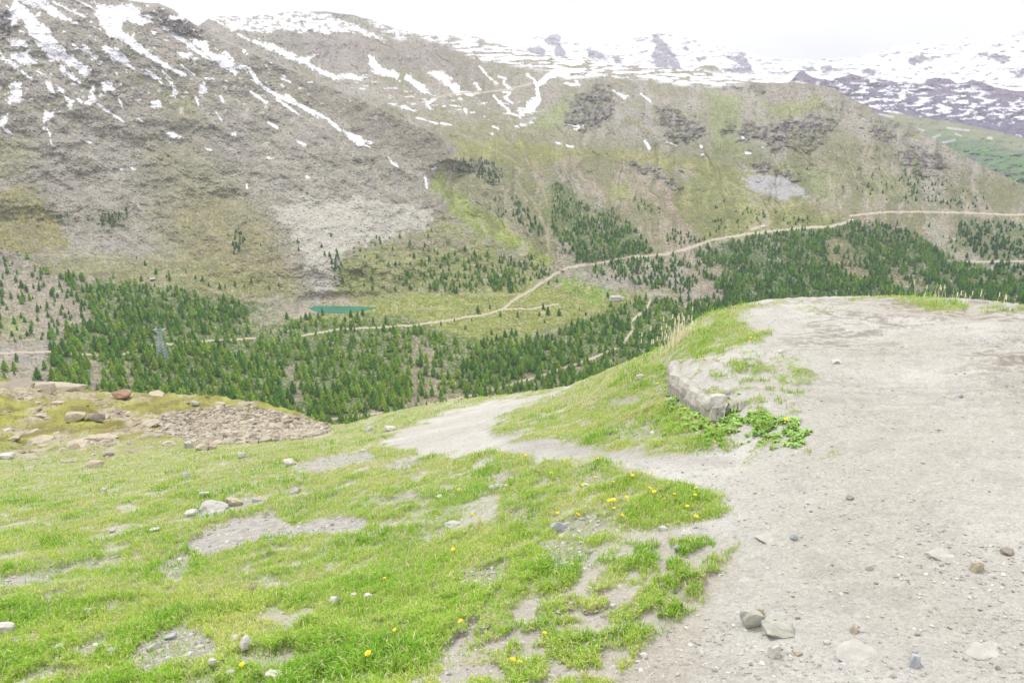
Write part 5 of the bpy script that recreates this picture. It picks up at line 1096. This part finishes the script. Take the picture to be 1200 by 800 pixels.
# leaf for rosettes: toothed blade with a fold
def leaf_geo(L, W, lift, droop):
    V, Fq = [], []; n = 7
    for j in range(n):
        t = j/(n-1); w = W*math.sin(math.pi*min(1, t*.92+.06))**.8*(1 if j % 2 else .72); x = L*t; z = lift*t*L-droop*t*t*L
        V += [(x, -w/2, z+w*.18), (x, 0, z), (x, w/2, z+w*.18)]
    for j in range(n-1):
        b = j*3; Fq += [(b, b+3, b+4, b+1), (b+1, b+4, b+5, b+2)]
    return np.array(V), np.array(Fq)
def rosette(n, L, W, seed, lo=.1, hi=.9):
    g = np.random.default_rng(seed); Vs, Fs = [], []; o_ = 0
    for j in range(n):
        V0, F0 = leaf_geo(L*g.uniform(.6, 1.1), W*g.uniform(.7, 1.1), g.uniform(lo, hi), g.uniform(.3, .9)); an = g.random()*6.28; c, s = math.cos(an), math.sin(an)
        V = np.stack([V0[:, 0]*c-V0[:, 1]*s, V0[:, 0]*s+V0[:, 1]*c, V0[:, 2]+.002], 1); Vs.append(V); Fs.append(F0+o_); o_ += len(V)
    return np.concatenate(Vs), np.concatenate(Fs)
DAND = [(593, 574), (554, 610), (538, 581), (510, 610), (677, 610), (653, 607), (729, 617), (734, 619), (719, 608), (736, 563), (741, 566), (764, 560), (700, 542), (718, 573), (761, 583), (774, 582), (766, 589), (734, 591), (719, 593), (714, 595), (682, 579),
        (697, 567), (646, 560), (616, 540), (781, 594), (540, 742), (463, 749), (432, 778), (638, 758), (601, 791), (609, 791), (285, 792), (531, 651), (451, 683), (753, 563), (145, 557), (155, 555), (305, 589), (775, 413), (770, 455), (879, 403), (884, 401), (824, 422),
        (917, 508), (920, 502), (901, 499), (802, 483), (837, 526), (814, 586), (815, 579), (815, 617), (777, 598), (790, 585), (660, 545), (631, 556), (805, 600)]
DL = {0: 'yellow dandelion in the turf beside the flat grey stone', 1: 'yellow dandelion right of the long flat grey stone', 25: 'lone dandelion on the sparse turf near the bottom middle', 26: 'lone dandelion in thick turf above the bottom edge', 27: 'half-closed dandelion nearest the bottom edge in thick turf', 28: 'dandelion beside a broad weed on sparse turf', 29: 'dandelion at the bottom edge, left one of two touching', 30: 'dandelion at the bottom edge, right one of two touching',
      31: 'dandelion at the bottom edge between two pale stones', 32: 'small dandelion above the bare soil in the middle turf', 33: 'small dandelion in the turf right of the white stones'}
dp = None
for i, (u, v) in enumerate(DAND):
    p = on_hill(u, v+1)[0]; r = np.linalg.norm(p); hs = min(.06, .03+random.random()*.035)
    if dp is None:
        dp = root = empty('dandelion', p); root['category'] = 'flower'
        f = obj('flower_head', fl_me, root); f.scale = (.034,)*3; f.location = (0, 0, 0)
        s = obj('stem', st_me, root); s.scale = (.05, .05, .06); s.location = (0, 0, 0)
    else: root = copy_tree(dp)
    sc = random.uniform(.42, .68)*(1 if r < 9 else 1.3)
    root.scale = (sc,)*3; root.location = (p[0], p[1], hill_z(p[:1], p[1:2])[0]+hs); root.rotation_euler = (random.uniform(-.5, .3), random.uniform(-.4, .4), random.random()*6)
    if i in DL: lab = DL[i]
    elif u < 400: lab = 'yellow dandelion dotted in the left turf'
    elif u < 640: lab = 'yellow dandelion left of the flowery grass tongue'
    elif v > 530: lab = 'yellow dandelion in the flowery grass tongue'
    else: lab = 'yellow dandelion on the green bank under the plateau rim'
    root['label'] = lab; root['group'] = 'dandelions, ' + lab[7:40].strip() if i not in DL else 'dandelions standing singly'
PL = [(852, 466, .035, 'x'), (866, 462, .03, 'x')]
for (x0, y0, x1, y1, n, sz_) in ((778, 436, 790, 466, 7, .035), (812, 470, 850, 492, 10, .045), (786, 462, 806, 486, 9, .05), (798, 480, 830, 504, 16, .055), (824, 488, 862, 508, 16, .055), (856, 480, 900, 500, 16, .05), (884, 490, 936, 516, 22, .055), (902, 505, 948, 526, 14, .045), (826, 506, 860, 524, 8, .045), (860, 505, 900, 522, 6, .035), (770, 480, 795, 510, 6, .035)):
    for k in range(int(n*1.5)): PL.append((random.uniform(x0, x1), random.uniform(y0, y1), sz_*random.uniform(.7, 1.25), ''))
pm = [make_mesh('leaves', *rosette(30, 1.0, .62, 40+k), M_leafg) for k in range(3)]
proto_p = {}
for i, (u, v, s, q) in enumerate(PL):
    p = on_hill(u, v)[0]; k = i % 3
    if k not in proto_p: r_ = empty('leafy_plant', p); r_['category'] = 'plant'; obj('leaves', pm[k], r_); proto_p[k] = r_
    else: r_ = copy_tree(proto_p[k])
    r_.location = (p[0], p[1], hill_z(p[:1], p[1:2])[0]); r_.scale = (s*.6, s*.6, s*.75); r_.rotation_euler = (0, 0, random.random()*6)
    if q == 'x': r_['label'] = 'tiny leafy plant on bare gravel above the pinkish slab'; r_['group'] = 'tiny leafy plants on the gravel ledge'
    elif q: r_['label'] = 'leafy plant between the whitish boulder and the slab'
    else: r_['label'] = 'broad-leaved green plant in the mat under the plateau edge'; r_['group'] = 'broad-leaved plants under the plateau edge'
# dry stalks on the rim
M_dry = leaf_mat('dry_stalk', al(228, 220, 192, 1.0), False, .12, .5); M_seed = leaf_mat('seed_head', al(220, 206, 176, 1.1), False, .1)
def stalks(u, v, n, h, spread, lean, lab, seed):
    g = np.random.default_rng(seed); p = on_hill(u, v)[0]; Q = np.zeros((n, 3)); Q[:, :2] = g.normal(0, spread, (n, 2))
    Q[:, 2] = hill_z(p[0]+Q[:, 0], p[1]+Q[:, 1])-p[2]
    c = np.repeat(al(205, 190, 150, GK)[None], n, 0)
    V, q, t, _ = blades(Q, h*g.uniform(.5, 1.1, n), np.full(n, .0045), g.uniform(.1, lean, n), c, g)
    tops = V.reshape(n, 5, 3)[:, 4]; k = tops[g.random(n) < .4]; W = []
    for s_ in k: W += [s_+(-.005, 0, -.01), s_+(.005, 0, -.01), s_+(.003, 0, .03), s_+(-.003, .004, .03)]
    nV = len(V); V = np.concatenate([V, np.array(W).reshape(-1, 3)]); q = np.concatenate([q, nV+np.arange(len(W)).reshape(-1, 4)])
    o = obj('dry_grass_tuft', make_mesh('dry_grass_tuft', V, [q, t], M_dry)); o.location = p; tag(o, lab, 'dry grass')
stalks(795, 400, 90, .24, .06, 1.3, 'dense tuft of tall dry stalks on the rim of the green bank', 1); stalks(788, 408, 30, .18, .05, .9, 'smaller dry tuft just below the dense one on the bank', 2)
stalks(1077, 347, 8, .11, .08, .4, 'few thin dry stalks on the plateau skyline, leftmost', 3); stalks(1103, 349, 12, .14, .1, .4, 'taller thin stalks on the plateau skyline, second from left', 4)
stalks(1122, 351, 9, .11, .1, .4, 'thin stalks on the plateau skyline, third from left', 5); stalks(1150, 353, 7, .1, .1, .4, 'thin stalks on the plateau skyline, fourth from left', 6); stalks(1178, 356, 6, .09, .1, .4, 'thin stalks on the plateau skyline, rightmost', 7)

# ================================================================== PYLON AND HUTS
M_steel = plain_mat('galvanised_steel', al(186, 196, 204, 1.3), .08, .5, .5); M_wallw = plain_mat('lime_wall', al(232, 228, 222, 1.4), .08, .4); M_roofs = plain_mat('stone_roof', al(196, 190, 186, 1.4), .15, .6)
M_dark = plain_mat('dark_opening', (.05, .05, .055), .2, 1); M_wood = plain_mat('weathered_wood', al(120, 96, 76, 1.4), .2, 1.5); M_conc = plain_mat('concrete', al(205, 202, 196, 1.4), .1, .5)
def bars(L, w):
    Vs, Fs = [], []
    for a, b in L:
        a = Vector(a); b = Vector(b); d = (b-a).normalized(); s = d.cross(Vector((.3, .2, 1))).normalized()*w/2; t = d.cross(s).normalized()*w/2; o_ = len(Vs)
        Vs += [a+s+t, a-s+t, a-s-t, a+s-t, b+s+t, b-s+t, b-s-t, b+s-t]
        Fs += [(o_+i, o_+(i+1) % 4, o_+4+(i+1) % 4, o_+4+i) for i in range(4)]+[(o_+3, o_+2, o_+1, o_), (o_+4, o_+5, o_+6, o_+7)]
    return np.array([v[:] for v in Vs]), np.array(Fs)
def box(x0, x1, y0, y1, z0, z1):
    V = np.array([(x, y, z) for z in (z0, z1) for x, y in ((x0, y0), (x1, y0), (x1, y1), (x0, y1))]); return V, np.array([(0, 3, 2, 1), (4, 5, 6, 7), (0, 1, 5, 4), (1, 2, 6, 5), (2, 3, 7, 6), (3, 0, 4, 7)])
def boxes(L):
    Vs, Fs = [], []
    for i, b in enumerate(L): V, Fq = box(*b); Vs.append(V); Fs.append(Fq+8*i)
    return np.concatenate(Vs), np.concatenate(Fs)
def far_pt(u, v):
    return ray(u, v)*far_r(np.array([float(u)]), np.array([float(v)]))[0]
pp = far_pt(191, 424); hP = 37/F*np.linalg.norm(pp); root = empty('cable_pylon', pp); tag(root, 'pale steel lattice pylon standing in the valley wood', 'pylon')
wz = lambda t: np.interp(t, [0, .75, .86, 1], [.15, .05, .045, .045])*hP
levels = np.linspace(0, 1, 12)**.9*.9
cor = lambda t: [(sx*wz(t), sy*wz(t), t*hP) for sx, sy in ((-1, -1), (1, -1), (1, 1), (-1, 1))]
for k in range(4): obj('leg', make_mesh('leg', *bars([(cor(levels[i])[k], cor(levels[i+1])[k]) for i in range(11)], .34), M_steel), root)
L = []
for i in range(11):
    a, b = cor(levels[i]), cor(levels[i+1])
    for k in range(4): L += [(a[k], b[(k+1) % 4]), (a[(k+1) % 4], b[k]), (b[k], b[(k+1) % 4])]
obj('bracing', make_mesh('bracing', *bars(L, .2), M_steel), root)
t9 = .9*hP; wd_ = .125*hP
obj('head_frame', make_mesh('head_frame', *bars([((-wd_, -1.4, t9), (wd_, -1.4, t9)), ((-wd_, 1.4, t9), (wd_, 1.4, t9)), ((-wd_, -1.4, t9+2.6), (wd_, -1.4, t9+2.6)), ((-wd_, 1.4, t9+2.6), (wd_, 1.4, t9+2.6)), ((-wd_, -1.4, t9), (-wd_, -1.4, t9+2.6)), ((wd_, -1.4, t9), (wd_, -1.4, t9+2.6)), ((-wd_, 1.4, t9), (-wd_*.4, 1.4, t9+2.6)), ((wd_, 1.4, t9), (wd_*.4, 1.4, t9+2.6)), ((-wd_, -1.4, t9+2.6), (-wd_*.3, -1.4, t9)), ((wd_, -1.4, t9+2.6), (wd_*.3, -1.4, t9))], .4), M_steel), root)
for s in (-1, 1): obj('rope_saddle', make_mesh('rope_saddle', *boxes([(s*wd_-.5, s*wd_+.5, -4, 4, t9+2.4, t9+3.2)]), M_steel), root)
obj('footing', make_mesh('footing', *boxes([(sx*wz(0)-1.1, sx*wz(0)+1.1, sy*wz(0)-1.1, sy*wz(0)+1.1, -2, .8) for sx in (-1, 1) for sy in (-1, 1)]), M_conc), root)
def hut(u, v, W, D, H, rot, lab, wallm, roofm, nwin, nm='stone_hut', annex=True, rh=.32):
    p = far_pt(u, v); r_ = empty(nm, p); tag(r_, lab, 'hut'); r_.rotation_euler = (0, 0, rot)
    L = [(-W/2, W/2, -D/2, D/2, -2, H)]
    if annex: L.append((W/2+.003, W*.78, -D*.42, D*.3, -2, H*.62))
    obj('wall', make_mesh('wall', *boxes(L), wallm), r_)
    e = .5; rz = H+D*rh; V = []; Fq = []
    for z in (0, .35): V += [(-W/2-e, -D/2-e, H+.02-e*.3+z), (W/2+e, -D/2-e, H+.02-e*.3+z), (W/2+e, 0, rz+z), (-W/2-e, 0, rz+z), (-W/2-e, D/2+e, H+.02-e*.3+z), (W/2+e, D/2+e, H+.02-e*.3+z)]
    Fq = [(6, 7, 8, 9), (9, 8, 11, 10), (1, 0, 3, 2), (2, 3, 4, 5), (0, 1, 7, 6), (5, 4, 10, 11), (1, 2, 8, 7), (2, 5, 11, 8), (3, 0, 6, 9), (4, 3, 9, 10)]
    rf = obj('roof', make_mesh('roof', np.array(V), np.array(Fq), roofm), r_)
    gv = np.array([(-W/2, -D/2, H), (-W/2, D/2, H), (-W/2, 0, rz), (W/2, -D/2, H), (W/2, D/2, H), (W/2, 0, rz)]); obj('gable', make_mesh('gable', gv, [np.array([(0, 2, 1), (3, 4, 5)])], wallm), r_)
    if annex: obj('annex_roof', make_mesh('annex_roof', *boxes([(W/2+.01, W*.8, -D*.47, D*.33, H*.62+.01, H*.62+.4)]), roofm), r_)
    if H > 3:
        V, Fq = boxes([(W*.22, W*.22+1, D*.1, D*.1+1, H, rz+1.3)]); obj('chimney', make_mesh('chimney', V, Fq, wallm), rf)
    for k in range(nwin):
        x = -W/2+W*(k+.6)/(nwin+.2); obj('window', make_mesh('window', *boxes([(x-.6, x+.6, -D/2-.06, -D/2+.1, H*.4, H*.75)]), M_dark), r_)
    obj('door', make_mesh('door', *boxes([(W/2-1.9, W/2-.7, -D/2-.07, -D/2+.1, 0, 2.1)]), M_wood), r_)
hut(721, 351.5, 17, 8, 5, .12, 'white walled mountain hut on the meadow beside the wood', M_wallw, M_roofs, 4, 'mountain_hut', True, .3)
hut(179, 329, 6.5, 5, 2.6, .3, 'small weathered cabin among boulders above the left wood', M_wood, M_roofs, 1, 'cabin', False, .45)
hut(997, 260.5, 7, 5, 4, -.2, 'small white building where the gravel road meets the ridge', M_wallw, M_wallw, 1, 'lift_hut', False, .3)
hut(893, 267, 9, 5, 2.6, .4, 'low pale shed beside the ski slope', M_wallw, M_wallw, 1, 'shed', False, .2)
SKY_LO, SKY_HI, SUN_E, EXPO = 3.55, 10.5, 1.5, 1.15
# ================================================================== AIR, SKY, LIGHT, CAMERA
def haze_box():
    x0, x1, y0, y1, z0, z1 = -9500, 13500, -700, 15000, -2400, 2200
    bm = bmesh.new()
    vs = [bm.verts.new(p) for p in ((x0, y0, z0), (x1, y0, z0), (x1, y1, z0), (x0, y1, z0), (x0, y0, z1), (x1, y0, z1), (x1, y1, z1), (x0, y1, z1))]
    for f in ((0, 3, 2, 1), (4, 5, 6, 7), (0, 1, 5, 4), (1, 2, 6, 5), (2, 3, 7, 6), (3, 0, 4, 7)): bm.faces.new([vs[i] for i in f])
    me = bpy.data.meshes.new('haze'); bm.to_mesh(me); bm.free()
    m = bpy.data.materials.new('pale_air'); m.use_nodes = True; nt = m.node_tree
    nt.nodes.remove(nt.nodes['Principled BSDF'])
    v = nn(nt, 'ShaderNodeVolumePrincipled'); v.inputs['Color'].default_value = (.76, .78, .84, 1)
    v.inputs['Density'].default_value = HAZE; v.inputs['Anisotropy'].default_value = .3
    nt.links.new(v.outputs[0], nt.nodes['Material Output'].inputs['Volume'])
    me.materials.append(m); o = obj('haze', me); o['kind'] = 'stuff'; o['label'] = 'pale mountain air fading the far slopes'
HAZE = 0.00006
haze_box()

SUN_EL, SUN_AZ = math.radians(56), math.radians(-35)      # ahead and to the left
w = bpy.data.worlds.new('World'); scene.world = w; w.use_nodes = True
nt = w.node_tree; bg = nt.nodes['Background']; bg.inputs['Strength'].default_value = .1
sky = nn(nt, 'ShaderNodeTexSky', sky_type='NISHITA'); sky.sun_disc = False
sky.sun_elevation = SUN_EL; sky.sun_rotation = SUN_AZ
sky.air_density = 1.0; sky.dust_density = 3.0; sky.altitude = 2500
tc = nn(nt, 'ShaderNodeTexCoord'); sep = nn(nt, 'ShaderNodeSeparateXYZ'); nt.links.new(tc.outputs['Generated'], sep.inputs[0])
# overcast: brighter overhead than at the horizon, soft grey billows
g = ramp(nt, sep.outputs['Z'], 0.0, .9, SKY_LO, SKY_HI)
mp = nn(nt, 'ShaderNodeMapping'); mp.inputs['Scale'].default_value = (1, 1, 3.0); nt.links.new(tc.outputs['Generated'], mp.inputs[0])
n = noise(nt, 3.2, 6, .55, vec=mp.outputs[0])
f = ramp(nt, n.outputs['Fac'], .35, .68, 1.05, .84)
mm = nn(nt, 'ShaderNodeMath', operation='MULTIPLY'); nt.links.new(g, mm.inputs[0]); nt.links.new(f, mm.inputs[1])
cc = nn(nt, 'ShaderNodeCombineColor')
for k, s in enumerate((1.0, .988, .992)):
    q = nn(nt, 'ShaderNodeMath', operation='MULTIPLY'); nt.links.new(mm.outputs[0], q.inputs[0]); q.inputs[1].default_value = s; nt.links.new(q.outputs[0], cc.inputs[k])
mx = nn(nt, 'ShaderNodeMix', data_type='RGBA'); mx.inputs[0].default_value = .95
nt.links.new(sky.outputs[0], mx.inputs[6]); nt.links.new(cc.outputs[0], mx.inputs[7]); nt.links.new(mx.outputs[2], bg.inputs['Color'])

sd_ = bpy.data.lights.new('sun', 'SUN'); sd_.energy = SUN_E; sd_.angle = math.radians(12); sd_.color = (1, .965, .91)
so = bpy.data.objects.new('sun', sd_); C.objects.link(so)
dirv = Vector((math.sin(SUN_AZ)*math.cos(SUN_EL), math.cos(SUN_AZ)*math.cos(SUN_EL), math.sin(SUN_EL)))
so.rotation_euler = dirv.to_track_quat('Z', 'Y').to_euler(); so.location = (0, 0, 60)

cd = bpy.data.cameras.new('camera'); cd.lens = F/1200*36; cd.sensor_width = 36; cd.clip_start = .05; cd.clip_end = 60000
co = bpy.data.objects.new('camera', cd); C.objects.link(co); co.rotation_euler = (math.pi/2-PITCH, 0, 0); scene.camera = co
vs = scene.view_settings; vs.view_transform = 'Standard'; vs.look = 'None'; vs.gamma = 1; vs.use_curve_mapping = False; vs.exposure = EXPO
cy = scene.cycles; cy.use_denoising = True
try:
    cy.denoiser = 'OPENIMAGEDENOISE'; cy.denoising_input_passes = 'RGB_ALBEDO_NORMAL'; cy.denoising_prefilter = 'ACCURATE'
except Exception: pass
cy.max_bounces = 5; cy.diffuse_bounces = 3; cy.volume_bounces = 2; cy.transparent_max_bounces = 8
